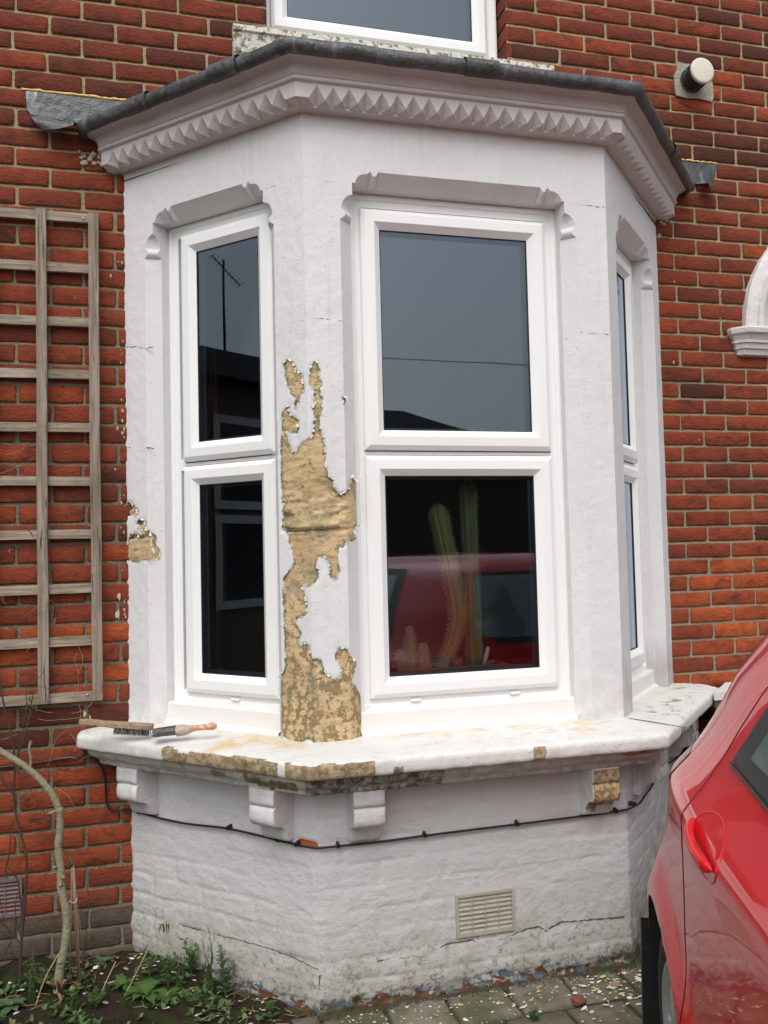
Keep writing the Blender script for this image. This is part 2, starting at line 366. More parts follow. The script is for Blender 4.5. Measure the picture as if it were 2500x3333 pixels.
# ---- brick wall -----------------------------------------------------------
rows = []
zl = [3.638 - .0764 * k for k in range(0, 49)]
zright = [3.638 - .0762 * k for k in range(0, 18)]
while len(zright) < 50: zright.append(zright[-1] - .0746)
def arch_in(x, z, m=0.0):
    if 2.95 - m < x < 3.89 + m and z < 2.53: return True
    return z >= 2.5 and (x - 3.42) ** 2 + (z - 2.53) ** 2 < (.57 + m) ** 2
def blocked(x0, x1, z0, z1):
    xc, zc = (x0 + x1) / 2, (z0 + z1) / 2
    if x0 > .12 and x1 < 2.26 and z1 < 3.12: return True
    if .56 < x0 and x1 < 1.70 and 3.6 < zc < 4.95: return True
    if 2.96 < xc < 3.88 and zc < 2.53: return True
    if arch_in(xc, zc) and abs(xc - 3.42) < .5: return True
    return False
bricks = []   # x0,x1,z0,z1
def course(zt, zb, xa, xb, odd, L, ph):
    k0 = int(math.floor((xa - ph) / L)) - 1
    x = ph + L * k0 + (L / 2 if odd else 0)
    j = [x + L * i + random.uniform(-.007, .007) for i in range(int((xb - xa) / L) + 4)]
    for a, b in zip(j[:-1], j[1:]):
        a2, b2 = max(a, xa), min(b, xb)
        if b2 - a2 < .035: continue
        # clip to the openings
        segs = [(a2, b2)]
        zc = (zt + zb) / 2
        def cut(segs, c0, c1):
            o = []
            for s0, s1 in segs:
                if s1 <= c0 or s0 >= c1: o.append((s0, s1))
                else:
                    if s0 < c0: o.append((s0, c0))
                    if s1 > c1: o.append((c1, s1))
            return o
        if 3.66 < zc < 4.95: segs = cut(segs, .575, 1.655)
        if zc < 2.53: segs = cut(segs, 2.965, 3.875)
        elif zc < 3.10:
            h = math.sqrt(max(0, .58 ** 2 - (zc - 2.53) ** 2)); segs = cut(segs, 3.42 - h, 3.42 + h)
        if zc < 3.08: segs = cut(segs, .10, 2.29)
        for s0, s1 in segs:
            if s1 - s0 > .03: bricks.append((s0, s1, zb, zt))
for i in range(28):        # above the cornice, both sides
    zt = 3.638 + .0764 * (i + 1); course(zt, zt - .0764, -3.2, 5.2, i % 2 == 0, .2435, -.031 - .0)
for i in range(48):
    course(zl[i], zl[i] - .0764, -3.2, 1.2, i % 2 == 1, .2435, -.031) if zl[i] - .0764 > -.04 else None
    if i + 1 < len(zright) and zright[i + 1] > -.06:
        course(zright[i], zright[i + 1], 1.2, 5.2, i % 2 == 1, .2405, 2.594 - .2405 / 2 * (1 if i < 9 else 1))
mb = MB()
NXg = 9; NZg = 5
allV = []; allF = []; tn = []; tn2 = []; te = []
base = 0
uu = np.array([0, .035, .15, .32, .5, .68, .85, .965, 1.0]); vv = np.array([0, .10, .5, .90, 1.0])
for (x0, x1, z0, z1) in bricks:
    mj = .0052; jz = .0050
    a, b, c, d = x0 + mj + random.uniform(-.001, .002), x1 - mj - random.uniform(-.001, .002), z0 + jz + random.uniform(-.0008, .0015), z1 - jz + random.uniform(-.0015, .0008)
    n = NXg if (b - a) > .07 else 5
    u = uu if n == 9 else uu[[0, 1, 4, 7, 8]]
    X = a + (b - a) * u[:, None] + 0 * vv[None, :]; Z = c + (d - c) * vv[None, :] + 0 * u[:, None]
    tilt = random.uniform(-.0016, .0016); pr_ = random.uniform(-.0015, .0018)
    Y = np.full(X.shape, -.0035 + pr_) + tilt * (u[:, None] * 2 - 1)
    eu = np.zeros(len(u)); eu[[0, -1]] = 1; ev = np.zeros(len(vv)); ev[[0, -1]] = 1
    E_ = np.maximum(eu[:, None], ev[None, :]); C_ = eu[:, None] * ev[None, :]
    Y = Y + E_ * .0035 + C_ * .001
    X = X + C_ * (.0015 * np.where(u[:, None] < .5, 1, -1)); Z = Z + C_ * (.0015 * np.where(vv[None, :] < .5, 1, -1))
    g = np.stack([X, Y, Z], -1)
    # back ring so edges have depth
    idx = [(i, 0) for i in range(len(u))] + [(len(u) - 1, j) for j in range(1, 5)] + [(i, 4) for i in range(len(u) - 2, -1, -1)] + [(0, j) for j in range(3, 0, -1)]
    ring = np.array([[g[i, j, 0], .010, g[i, j, 2]] for i, j in idx])
    nv = len(u) * 5
    F = []
    for i in range(len(u) - 1):
        for j in range(4): F.append((base + i * 5 + j, base + (i + 1) * 5 + j, base + (i + 1) * 5 + j + 1, base + i * 5 + j + 1))
    m = len(idx)
    for k in range(m):
        i, j = idx[k]; i2, j2 = idx[(k + 1) % m]
        F.append((base + i * 5 + j, base + nv + k, base + nv + (k + 1) % m, base + i2 * 5 + j2))
    allV.append(g.reshape(-1, 3)); allV.append(ring); allF += F; base += nv + m
    zc = (z0 + z1) / 2; xc = (x0 + x1) / 2
    t = random.gauss(.50, .13)
    if zc > 3.1: t = random.gauss(.30 if xc < 1.2 else .42, .14)
    if xc > 1.2 and 3.25 < zc < 3.56: t = random.gauss(.12, .12)
    if 2.95 < zc < 3.25 and xc > 2: t = random.gauss(.40, .1)
    if xc > 1.2 and zc < 1.42: t = random.gauss(.86, .10)
    if xc > 1.2 and zc < 1.03: t = random.gauss(.45, .22)
    if xc < 1.2 and .9 < zc < 1.3: t = random.gauss(.72, .22)
    if xc < 1.2 and .84 < zc < .99: t = random.gauss(.18, .15)
    if xc < 1.2 and zc < .84: t = random.gauss(.62, .10)
    if zc < .17: t = random.gauss(.15, .1)
    if random.random() < .03: t = .05
    tn.append(np.full(nv + m, min(1, max(0, t)))); tn2.append(np.full(nv + m, random.random() ** 1.5)); te.append(np.concatenate([(E_ + 0 * X).ravel(), np.full(m, 1.0)]))
V = np.concatenate(allV)
nz = np.stack([vn(V, 42, 1), vn(V, 95, 2), vn(V, 42, 3)], -1)
fine = vn(V, 150, 8)
V = V + nz * np.array([.0016, .0013, .0017]) + np.stack([fine * .0009, fine * .0004, -fine * .0011], -1)
mb.add(V, allF, True, 0, tone=np.concatenate(tn), tone2=np.concatenate(tn2), edge=np.concatenate(te))
def quad(x0, x1, z0, z1, y=.004):
    nx = max(1, int((x1 - x0) / .3)); nz_ = max(1, int((z1 - z0) / .3))
    G = np.array([[(x, y, z) for x in np.linspace(x0, x1, nx + 1)] for z in np.linspace(z0, z1, nz_ + 1)])
    mb.grid(G, smooth=False, mi=1, flip=False)
# mortar bed sheet with the openings left out
quad(-3.2, .10, -.1, 3.05); quad(2.29, 2.965, -.1, 2.53); quad(3.875, 5.2, -.1, 2.53)
quad(-3.2, .575, 3.05, 5.9); quad(2.29, 2.84, 2.53, 3.13); quad(4.0, 5.2, 2.53, 3.13)
quad(.575, 1.655, 3.05, 3.665); quad(1.655, 5.2, 3.13, 5.9); quad(1.655, 2.29, 3.05, 3.13); quad(.575, 1.655, 4.95, 5.9)
rim = [(3.42 + .58 * math.cos(a), .004, 2.53 + .58 * math.sin(a)) for a in [math.pi * k / 20 for k in range(21)]]
for k in range(20):
    a, b = rim[k], rim[k + 1]; mb.add([a, b, (b[0], .004, 3.13), (a[0], .004, 3.13)], [(0, 1, 2, 3)], False, 1)
# brick reveals of the upper window (returned bricks)
for side in (0, 1):
    xs = 1.655 if side else .575; sg = 1 if side else -1
    mb.add([(xs + sg * .004, .004, 3.6), (xs + sg * .004, .13, 3.6), (xs + sg * .004, .13, 4.95), (xs + sg * .004, .004, 4.95)], [(0, 1, 2, 3)], False, 1)
    for i in range(17):
        zt = 3.638 + .0764 * (i + 1); 
        x_a, x_b = (xs - .004, xs + .03) if side else (xs - .03, xs + .004)
        mb.box(x_a, x_b, .001, .105, zt - .0764 + .006, zt - .006, bev=.003)
        k = len(mb.v[-1]); mb.at['tone'][-1] = np.full(k, max(0, random.gauss(.3, .15))); mb.at['tone2'][-1] = np.full(k, random.random())
mb.box(.56, 1.67, 0.005, .13, 4.951, 5.0, mi=1)
mb.build('brick_wall', [M_BRICK, M_MORTAR], house)
del allV, allF

# ---- bay wall (flaking painted stone) --------------------------------------
PEEL = [[(0.758,1.998),(0.763,2.008),(0.773,2.015),(0.785,2.025),(0.791,2.025),(0.791,2.005),(0.798,1.994),(0.816,1.978),(0.834,1.966),(0.827,1.958),(0.832,1.946),(0.826,1.928),(0.818,1.925),(0.798,1.932),(0.778,1.94),(0.77,1.937),(0.777,1.922),(0.789,1.889),(0.799,1.868),(0.81,1.862),(0.82,1.868),(0.823,1.878),(0.839,1.891),(0.869,1.904),(0.881,1.91),(0.883,1.927),(0.889,1.937),(0.885,1.953),(0.894,1.97),(0.891,1.983),(0.885,2.005),(0.885,2.015),(0.893,2.023),(0.897,2.026),(0.89,2.032),(0.887,2.044),(0.896,2.062),(0.895,2.066),(0.886,2.077),(0.877,2.084),(0.877,2.112),(0.879,2.139),(0.884,2.159),(0.892,2.166),(0.907,2.167),(0.908,2.154),(0.917,2.14),(0.913,2.126),(0.909,2.109),(0.921,2.103),(0.921,2.087),(0.911,2.077),(0.916,2.061),(0.92,2.045),(0.92,2.014),(0.917,1.988),(0.911,1.982),(0.909,1.945),(0.918,1.923),(0.925,1.905),(0.922,1.895),(0.928,1.879),(0.929,1.852),(0.925,1.834),(0.923,1.814),(0.932,1.802),(0.938,1.778),(0.941,1.771),(0.954,1.768),(0.952,1.748),(0.956,1.734),(0.967,1.72),(0.977,1.717),(0.991,1.724),(1.008,1.738),(1.012,1.768),(1.024,1.789),(1.028,1.764),(1.036,1.762),(1.051,1.787),(1.055,1.783),(1.054,1.667),(1.054,1.641),(1.045,1.614),(1.032,1.602),(1.017,1.592),(1.028,1.58),(1.036,1.568),(1.033,1.558),(0.999,1.552),(0.981,1.531),(0.966,1.535),(0.963,1.507),(0.965,1.483),(0.971,1.455),(0.964,1.451),(0.959,1.429),(0.95,1.425),(0.936,1.434),(0.93,1.442),(0.937,1.452),(0.93,1.47),(0.929,1.482),(0.921,1.492),(0.916,1.504),(0.895,1.505),(0.892,1.489),(0.886,1.479),(0.894,1.463),(0.895,1.437),(0.879,1.406),(0.879,1.406),(0.835,1.407),(0.838,1.386),(0.849,1.363),(0.85,1.34),(0.854,1.316),(0.807,1.295),(0.8,1.279),(0.825,1.251),(0.821,1.232),(0.81,1.229),(0.816,1.21),(0.837,1.218),(0.856,1.207),(0.865,1.166),(0.896,1.162),(0.909,1.131),(0.912,1.112),(0.927,1.106),(0.942,1.091),(0.961,1.102),(0.964,1.122),(0.959,1.143),(0.946,1.155),(0.944,1.188),(0.966,1.2),(0.988,1.189),(1.005,1.159),(1.024,1.148),(1.022,1.125),(0.999,1.079),(1.021,1.062),(1.037,1.025),(1.055,0.995),(1.067,0.971),(1.068,0.906),(1.063,0.883),(1.04,0.871),(0.959,0.874),(0.916,0.873),(0.872,0.876),(0.858,0.894),(0.839,0.899),(0.823,0.888),(0.79,0.876),(0.752,0.894),(0.722,0.904),(0.718,0.917),(0.719,0.928),(0.713,0.946),(0.721,0.999),(0.727,1.097),(0.732,1.11),(0.747,1.119),(0.751,1.146),(0.752,1.251),(0.75,1.33),(0.747,1.397),(0.749,1.412),(0.75,1.426),(0.759,1.446),(0.777,1.46),(0.79,1.472),(0.799,1.494),(0.791,1.519),(0.787,1.543),(0.778,1.555),(0.777,1.578),(0.775,1.594),(0.752,1.597),(0.752,1.633),(0.757,1.647),(0.753,1.67),(0.752,1.735),(0.749,1.776),(0.751,1.81),(0.749,1.863),(0.755,1.933),(0.759,1.957),(0.757,1.984)],[(0.767,2.176),(0.778,2.179),(0.789,2.187),(0.799,2.185),(0.809,2.175),(0.818,2.163),(0.823,2.15),(0.823,2.138),(0.84,2.133),(0.85,2.122),(0.851,2.106),(0.856,2.081),(0.856,2.064),(0.841,2.057),(0.836,2.049),(0.835,2.031),(0.825,2.012),(0.816,2.01),(0.812,2.021),(0.814,2.037),(0.823,2.046),(0.808,2.054),(0.797,2.064),(0.791,2.089),(0.781,2.096),(0.781,2.117),(0.773,2.132),(0.775,2.15),(0.775,2.161),(0.769,2.168)],[(0.989,2.046),(0.995,2.05),(1.006,2.048),(1.006,2.03),(0.997,2.023),(0.99,2.028)],[(0.005,1.572),(0.009,1.589),(0.016,1.604),(0.033,1.613),(0.052,1.61),(0.061,1.607),(0.066,1.596),(0.08,1.601),(0.076,1.616),(0.062,1.624),(0.064,1.635),(0.066,1.644),(0.05,1.646),(0.049,1.651),(0.062,1.66),(0.081,1.664),(0.098,1.66),(0.1,1.65),(0.105,1.637),(0.108,1.624),(0.113,1.617),(0.123,1.613),(0.133,1.6),(0.136,1.587),(0.133,1.575),(0.135,1.562),(0.143,1.546),(0.147,1.534),(0.146,1.509),(0.142,1.504),(0.117,1.503),(0.088,1.504),(0.064,1.497),(0.026,1.497),(0.001,1.505)],[(0.002,1.731),(0.027,1.735),(0.032,1.723),(0.044,1.712),(0.059,1.699),(0.063,1.685),(0.05,1.672),(0.041,1.674),(0.036,1.684),(0.019,1.677),(0.001,1.681)]]
def smooth_peel(u, z):
    sd = np.full(np.shape(u), -.05)
    for pl in PEEL:
        us = [p[0] for p in pl]; zs = [p[1] for p in pl]
        m = (u > min(us) - .05) & (u < max(us) + .05) & (z > min(zs) - .05) & (z < max(zs) + .05)
        if m.any():
            sd[m] = np.maximum(sd[m], polysd(u[m], z[m], pl))
    return np.clip(sd, -.05, .05)
ZB, ZT, ZO = .884, 3.034, 2.80
OPN = {'L': (.158, .694), 'F': (.173, .980), 'R': (.172, .708)}
CW = .045
def jw(h):
    """width of the jamb chamfer at h below the lintel: moulded stop then plain"""
    h = np.asarray(h, float); w_ = np.zeros(h.shape)
    a = (h >= .044) & (h < .094); t = (h[a] - .044) / .05; w_[a] = .040 * np.sqrt(np.clip(1 - (1 - t) ** 2, 0, 1))
    a = (h >= .094) & (h < .112); t = (h[a] - .094) / .018; w_[a] = .040 - .014 * np.sin(t * math.pi / 2)
    a = (h >= .112) & (h < .130); t = (h[a] - .112) / .018; w_[a] = .026 + .017 * t ** 2
    w_[h >= .130] = CW
    return w_
def lw(e):
    """lintel chamfer height at distance e from the arris"""
    e = np.asarray(e, float); w_ = np.zeros(e.shape)
    a = (e >= .012) & (e < .050); t = (e[a] - .012) / .038; w_[a] = .034 * np.sqrt(np.clip(1 - (1 - t) ** 2, 0, 1))
    a = (e >= .050) & (e < .066); t = (e[a] - .050) / .016; w_[a] = .034 + .014 * t ** 2
    a = (e >= .066) & (e < .096); t = (e[a] - .066) / .030; w_[a] = .048 - .020 * np.sin(t * math.pi)
    w_[e >= .096] = CW
    return w_
bay = MB()
def emit(f, S, D, Z, flip=False):
    u = U0[f] + S
    pe = smooth_peel(u, Z) if np.any(D < .06) else np.full(S.shape, -.05)
    pts = fp(f, S, D, Z)
    n1 = fbm(pts, 9, 5, 3); n2 = vn(pts, 45, 6); n3 = fbm(pts * np.array([1, 1, 2.5]), 26, 9, 3)
    ins = np.clip(pe / .004 + .5, 0, 1)
    near = (D < .012)
    dd = n1 * .0016 + n2 * .0005
    jnt = np.exp(-((Z - 1.595 - .004 * n1) / .006) ** 2) + .55 * np.exp(-((Z - 1.649) / .005) ** 2) * np.clip((.80 - u) / .03, 0, 1)
    crust = np.exp(-((Z - 1.68) / .07) ** 2)
    dd = np.where(near, dd + ins * (.004 + n3 * .004 + jnt * .016 + crust * .006 * (1 + n3 * 1.5)), dd * .6)
    nn = FAC[f][2]
    edge = (S < .004) | (S > FAC[f][3] - .004)
    if True:
        pts[..., 0] -= nn[0] * np.where(edge, dd * .7, dd); pts[..., 1] -= nn[1] * np.where(edge, dd * .7, dd)
    bay.grid(pts, smooth=True, flip=flip, peel=pe)
def zs_for(f, lo=ZB, hi=ZO, st=.008):
    a = list(np.arange(lo, hi - .15, st)); a += list(np.arange(hi - .15, hi - .035, .0025)); a += [hi - .03, hi - .015, hi]
    # doubled rows where the profile steps
    a += [hi - .1301, hi - .1299]
    return np.array(sorted(set(np.round(a, 5))))
for f in 'LFR':
    s0, s1 = OPN[f]; l = FAC[f][3]
    dense = .006 if f in 'LF' else .012
    zz = zs_for(f, st=dense)
    wj = jw(ZO - zz)
    for side in (0, 1):
        if side == 0: outer = s0 - wj; fixed = 0.0
        else: outer = s1 + wj; fixed = l
        n = 20 if (f == 'L' and side == 1) or (f == 'F' and side == 0) or (f == 'L') else 10
        t = np.linspace(0, 1, n + 1)[None, :]
        S = fixed + (outer[:, None] - fixed) * t; Z = zz[:, None] + 0 * t; D = 0 * Z
        emit(f, S, D, Z, flip=(side == 1))
        t = np.linspace(0, 1, 4)[None, :]; ar = s0 if side == 0 else s1
        S = outer[:, None] + (ar - outer[:, None]) * t; D = wj[:, None] * t; emit(f, S, D, zz[:, None] + 0 * t, flip=(side == 1))
        S = ar + 0 * t + 0 * zz[:, None]; D = wj[:, None] + (.20 - wj[:, None]) * t; emit(f, S, D, zz[:, None] + 0 * t, flip=(side == 1))
    # lintel band
    e = list(np.arange(0, .12, .0025)) + [.0959, .0961]
    ss = sorted(set(np.round(list(np.linspace(0, s0, 8)) + [s0 + q for q in e] + list(np.linspace(s0 + .12, s1 - .12, 22)) + [s1 - q for q in e] + list(np.linspace(s1, l, 8)), 5)))
    ss = np.array(ss)
    ins_ = (ss >= s0) & (ss <= s1)
    zo = np.where(ins_, ZO + lw(np.minimum(ss - s0, s1 - ss)), ZO)
    t = np.linspace(0, 1, 16)[:, None]
    Z = zo[None, :] + (ZT - zo[None, :]) * t; S = ss[None, :] + 0 * t
    emit(f, S, 0 * Z, Z)
    si = ss[ins_]; wl = (zo - ZO)[ins_]; t = np.linspace(0, 1, 4)[:, None]
    emit(f, si[None, :] + 0 * t, wl[None, :] * (1 - t), ZO + wl[None, :] * t)
    emit(f, si[None, :] + 0 * t, .20 + (wl[None, :] - .20) * t, ZO + 0 * t + 0 * si[None, :])
bay.build('bay_wall', M_PAINT, house)
fk = MB(); rf = random.Random(9)
for pl in PEEL:
    for i in range(len(pl)):
        for _ in range(2):
            if rf.random() > .62: continue
            a, b = pl[i], pl[(i + 1) % len(pl)]; t = rf.random(); u, z = a[0] + (b[0] - a[0]) * t, a[1] + (b[1] - a[1]) * t
            if u < .004 or abs(u - LL) < .006 or z < .90: continue
            f, s = ('L', u) if u < LL else ('F', u - LL)
            e = np.array([b[0] - a[0], b[1] - a[1]]); e = e / (np.linalg.norm(e) + 1e-9); nn2 = np.array([-e[1], e[0]])
            r = rf.uniform(.003, .009); lift = rf.uniform(.15, .75); sg2 = 1 if polysd(np.array([u + nn2[0] * .004]), np.array([z + nn2[1] * .004]), pl)[0] > 0 else -1
            Vv = []
            for k_ in range(5):
                q = k_ / 4; w2 = r * (1 - .75 * q ** 2) * .8; ds = nn2 * sg2 * r * (q - .35)
                for sd_ in (-1, 1): c_ = np.array([s, z]) + ds + e * w2 * sd_ * (1 + rf.uniform(-.2, .2)); Vv.append(tuple(fp(f, c_[0], -.0012 - r * lift * q * q, c_[1])))
            fk.grid(np.array(Vv).reshape(5, 2, 3))
tag(fk.build('lifting_flakes', simple('lifting_paint_flake', (.66, .655, .65), .6, var=.1), house), kind='stuff')

# ---- hairline cracks and joints --------------------------------------------
ck = MB()
def crack(f, pts, r=.0011, d=-.0004, seed=0):
    ck = MB()
    rng = random.Random(seed); out = []
    for (a, b) in zip(pts[:-1], pts[1:]):
        m = max(2, int(math.hypot(b[0] - a[0], b[1] - a[1]) / .008))
        for i in range(m):
            t = i / m; out.append((a[0] + (b[0] - a[0]) * t, a[1] + (b[1] - a[1]) * t + rng.uniform(-.0022, .0022)))
    out.append(pts[-1])
    P3 = [tuple(fp(f, s, d, z)) for s, z in out]
    ck.tube(P3, [r * 1.35 * rng.uniform(.45, 1.3) for _ in P3], 5)
    ck.build('crack', M_CRACK, house)
crack('L', [(.772, 1.592), (.80, 1.597), (.83, 1.594), (.866, 1.597)], .0034, -.002, 21); crack('F', [(.0, 1.597), (.03, 1.6), (.06, 1.600), (.10, 1.602)], .0026, -.002, 22); crack('L', [(.757, 1.650), (.79, 1.648), (.81, 1.652)], .0022, -.001, 23)
crack('F', [(.225, .151), (.301, .147), (.395, .153), (.444, .174), (.54, .172), (.558, .156), (.645, .161), (.746, .184), (.79, .184), (.815, .166), (.867, .188), (1.017, .18), (1.124, .175)], .0020, .001, 1)
crack('F', [(0.0, .128), (.1, .139), (.225, .151)], .0014, .001, 2)
crack('L', [(.268, .174), (.39, .175), (.631, .177), (.768, .168), (.866, .15)], .0014, .001, 3)
crack('F', [(.60, .130), (.70, .139), (.80, .142)], .0012, .001, 12)
crack('L', [(.001, 2.343), (.077, 2.328), (.12, 2.317), (.15, 2.319)], .0013, .0012, 4)
crack('L', [(.002, 1.943), (.096, 1.939), (.15, 1.93)], .0013, .0012, 5)
crack('L', [(.74, 2.312), (.82, 2.317), (.865, 2.315)], .0013, .0012, 6); crack('F', [(.004, 2.316), (.067, 2.318), (.128, 2.311)], .0013, .0012, 7)
crack('F', [(.985, 2.794), (1.02, 2.797), (1.052, 2.794), (1.149, 2.791)], .0013, .0012, 8); crack('F', [(1.03, 2.310), (1.145, 2.307)], .0013, .0012, 9)
crack('L', [(.70, 2.802), (.774, 2.801), (.86, 2.806)], .0013, .0012, 10); crack('F', [(.005, 2.804), (.077, 2.796), (.165, 2.799)], .0013, .0012, 11)

# ---- sweeps round the bay ----------------------------------------------------
def path_pts(o, fac=(1, 1, 1), ext=.03):
    """plan polyline A' B' C' D' of the bay outline offset outward by o (per facet factor)"""
    oL, oF, oR = o * fac[0], o * fac[1], o * fac[2]
    cL = -oL / K           # x + y = cL
    yF = -P - oF
    cR = (XC + P) + oR / K   # x - y = cR
    T_ = math.tan(math.pi / 8)
    A = (-oL, -oL * T_); B = (cL - yF, yF); Cc = (cR + yF, yF); D = (XC + P + oR, -oR * T_)
    if o <= 0: A = (cL - ext, ext); D = (cR + ext, ext)
    return [(A[0], ext), A, B, Cc, D, (D[0], ext)]
def sweep(mb_, prof, seg, fac=(1, 1, 1), smooth=False, noise=0.0, flip=False, attrs=None, nsc=18, mi=0):
    rows_ = []
    for o, z in prof:
        pp = path_pts(o, fac); r = []
        sg_ = (6,) + tuple(seg) + (6,)
        for k in range(5):
            m = sg_[k]
            for i in range(m): t = i / m; r.append((pp[k][0] + (pp[k + 1][0] - pp[k][0]) * t, pp[k][1] + (pp[k + 1][1] - pp[k][1]) * t, z))
        r.append((*pp[5], z)); rows_.append(r)
    G = np.array(rows_)
    if noise:
        N = np.stack([fbm(G, nsc, 31), fbm(G, nsc, 32), fbm(G, nsc, 33)], -1); G = G + N * noise
    at = attrs(G) if attrs else {}
    mb_.grid(G, smooth=smooth, flip=flip, mi=mi, **at)
    return G
# cornice
cor = MB()
CP = [(.0765, 3.0908), (.0795, 3.0911), (.0800, 3.095), (.084, 3.0955), (.090, 3.099), (.0915, 3.104), (.090, 3.109), (.084, 3.112), (.084, 3.1155), (.087, 3.116), (.090, 3.124), (.095, 3.136), (.101, 3.147), (.114, 3.156), (.128, 3.160), (.134, 3.161), (.134, 3.175)]
def sharp(prof):   # doubled points keep the arrises crisp under smooth shading
    return prof
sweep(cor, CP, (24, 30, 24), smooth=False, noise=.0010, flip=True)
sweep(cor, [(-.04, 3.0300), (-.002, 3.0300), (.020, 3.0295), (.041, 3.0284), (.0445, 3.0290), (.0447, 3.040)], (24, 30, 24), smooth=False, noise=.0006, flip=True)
def teeth(f, n, s_a, s_b, c0=True, c1=True):
    """dogtooth band: a proud vertical face cut by hollows, apex up, that deepen downwards"""
    OF, OB, zt_, zb_ = .0790, .0400, 3.0895, 3.0405
    st = (s_b - s_a) / n; l = FAC[f][3]; V = []; F = []
    def v(s_, o_, z_): V.append(fp(f, s_, -o_, z_)); return len(V) - 1
    tips = [s_a + st * k_ + (random.uniform(-.002, .002) if 0 < k_ < n else 0) for k_ in range(n + 1)]
    prevT = None
    for k_ in range(n):
        a, b = tips[k_], tips[k_ + 1]; m_ = (a + b) / 2 + random.uniform(-.0015, .0015)
        zt2 = zb_ + random.uniform(-.001, .001)
        T_ = v(m_, OF, zt_ - random.uniform(0, .002)); A_ = v(a, OF, zt2); B_ = v(b, OF, zt2); N_ = v(m_, OB + random.uniform(-.003, .004), 3.031); A2 = v(a, OB + .004, 3.0285); B2 = v(b, OB + .004, 3.0285)
        F += [(T_, A_, N_), (T_, N_, B_), (A_, A2, N_), (N_, B2, B_)]
        TT = v(m_, OF, 3.0915); At = v(a, OF, 3.0915); Bt = v(b, OF, 3.0915)
        F += [(T_, TT, At, A_), (T_, B_, Bt, TT)]
    def blank(s0_, s1_, o_edge):
        q = [v(s0_, OF, zb_ + .002), v(s1_, OF, zb_ + .002), v(s1_, OF, 3.0915), v(s0_, OF, 3.0915)]; F.append(tuple(q))
        F.append((q[0], v(s0_, OB, 3.0285), v(s1_, OB, 3.0285), q[1]))
    e0 = -.0790 * math.tan(math.pi / 8)
    blank(e0, s_a, 0); blank(s_b, l - e0, 0)
    cor.add(V, F, False)
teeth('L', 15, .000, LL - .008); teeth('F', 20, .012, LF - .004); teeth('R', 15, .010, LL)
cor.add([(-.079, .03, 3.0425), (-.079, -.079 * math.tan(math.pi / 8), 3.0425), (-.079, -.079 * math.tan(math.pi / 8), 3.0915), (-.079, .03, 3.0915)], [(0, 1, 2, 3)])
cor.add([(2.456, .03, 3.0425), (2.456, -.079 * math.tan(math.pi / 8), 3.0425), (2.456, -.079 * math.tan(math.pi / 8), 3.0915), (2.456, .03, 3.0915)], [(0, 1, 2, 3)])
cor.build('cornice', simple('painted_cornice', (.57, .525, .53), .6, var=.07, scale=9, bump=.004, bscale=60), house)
# lead roof over the bay: rolled edge then sheets up to the wall
ld = MB()
def leadseg(G): return {}
LP = [(.130, 3.160), (.139, 3.150), (.150, 3.151), (.160, 3.162), (.166, 3.178), (.162, 3.193), (.150, 3.202), (.135, 3.203), (.110, 3.212), (-.10, 3.245), (-.35, 3.30)]
sweep(ld, LP, (40, 50, 40), smooth=True, noise=.0042, flip=True, nsc=9)
ld.add([(-.0, .02, 3.29), (2.377, .02, 3.29), (1.9, -.25, 3.28), (.5, -.25, 3.28)], [(0, 1, 2, 3)])
# laps where sheets overlap
for f, s in (('L', .60), ('L', .18), ('F', .55), ('R', .5)):
    o, t, nn, l = FAC[f]
    pr_ = [(-a, z) for a, z in [(.1335, 3.150), (.150, 3.146), (.166, 3.160), (.173, 3.179), (.167, 3.198), (.152, 3.209), (.13, 3.210), (.105, 3.219)]]
    G = np.array([[fp(f, s + ds + .012 * q, d, z) for d, z in pr_] for q, ds in ((0, -.004), (0, 0.0), (1, .10), (1, .104))]); G += np.stack([fbm(G, 14, 3), fbm(G, 14, 4), fbm(G, 14, 5)], -1) * .003
    ld.grid(G)
ld.build('lead_roof', M_LEAD, house)
def flashing(name, poly, curlpoly, x_hinge):
    m = MB()
    n = len(poly)
    m.prism(poly, lambda a, b, d: (a, -.004 - d - .006 * max(0, (3.30 - b) / .1), b), .0, .003)
    V = []
    for a, b, y in curlpoly: V.append((a, y, b))
    k = len(curlpoly) // 2
    G = np.array([V[:k], V[k:]])
    # subdivide the curl
    rows_ = []
    for i in range(7):
        t = i / 6; bulge = math.sin(t * math.pi) * .022
        r = G[0] * (1 - t) + G[1] * t; r = r.copy(); r[:, 1] -= bulge; rows_.append(r)
    G = np.array(rows_); G += np.stack([vn(G, 22, 3), vn(G, 22, 4), vn(G, 22, 5)], -1) * .004
    m.grid(G, smooth=True)
    return m.build(name, M_LEAD, house)
flashing('lead_flashing', [(-.355, 3.323), (.03, 3.320), (.10, 3.25), (-.10, 3.20), (-.171, 3.212), (-.25, 3.222), (-.337, 3.228), (-.352, 3.25)],
         [(-.342, 3.222, -.012), (-.29, 3.224, -.012), (-.23, 3.216, -.014), (-.165, 3.206, -.02), (-.315, 3.178, -.035), (-.285, 3.150, -.06), (-.23, 3.150, -.08), (-.175, 3.158, -.10)], 0)
flashing('lead_flashing', [(2.50, 3.318), (2.713, 3.321), (2.706, 3.285), (2.680, 3.226), (2.603, 3.216), (2.50, 3.20), (2.36, 3.24)],
         [(2.678, 3.224, -.012), (2.645, 3.220, -.012), (2.60, 3.214, -.016), (2.668, 3.188, -.05), (2.635, 3.168, -.08), (2.598, 3.168, -.10)], 0)
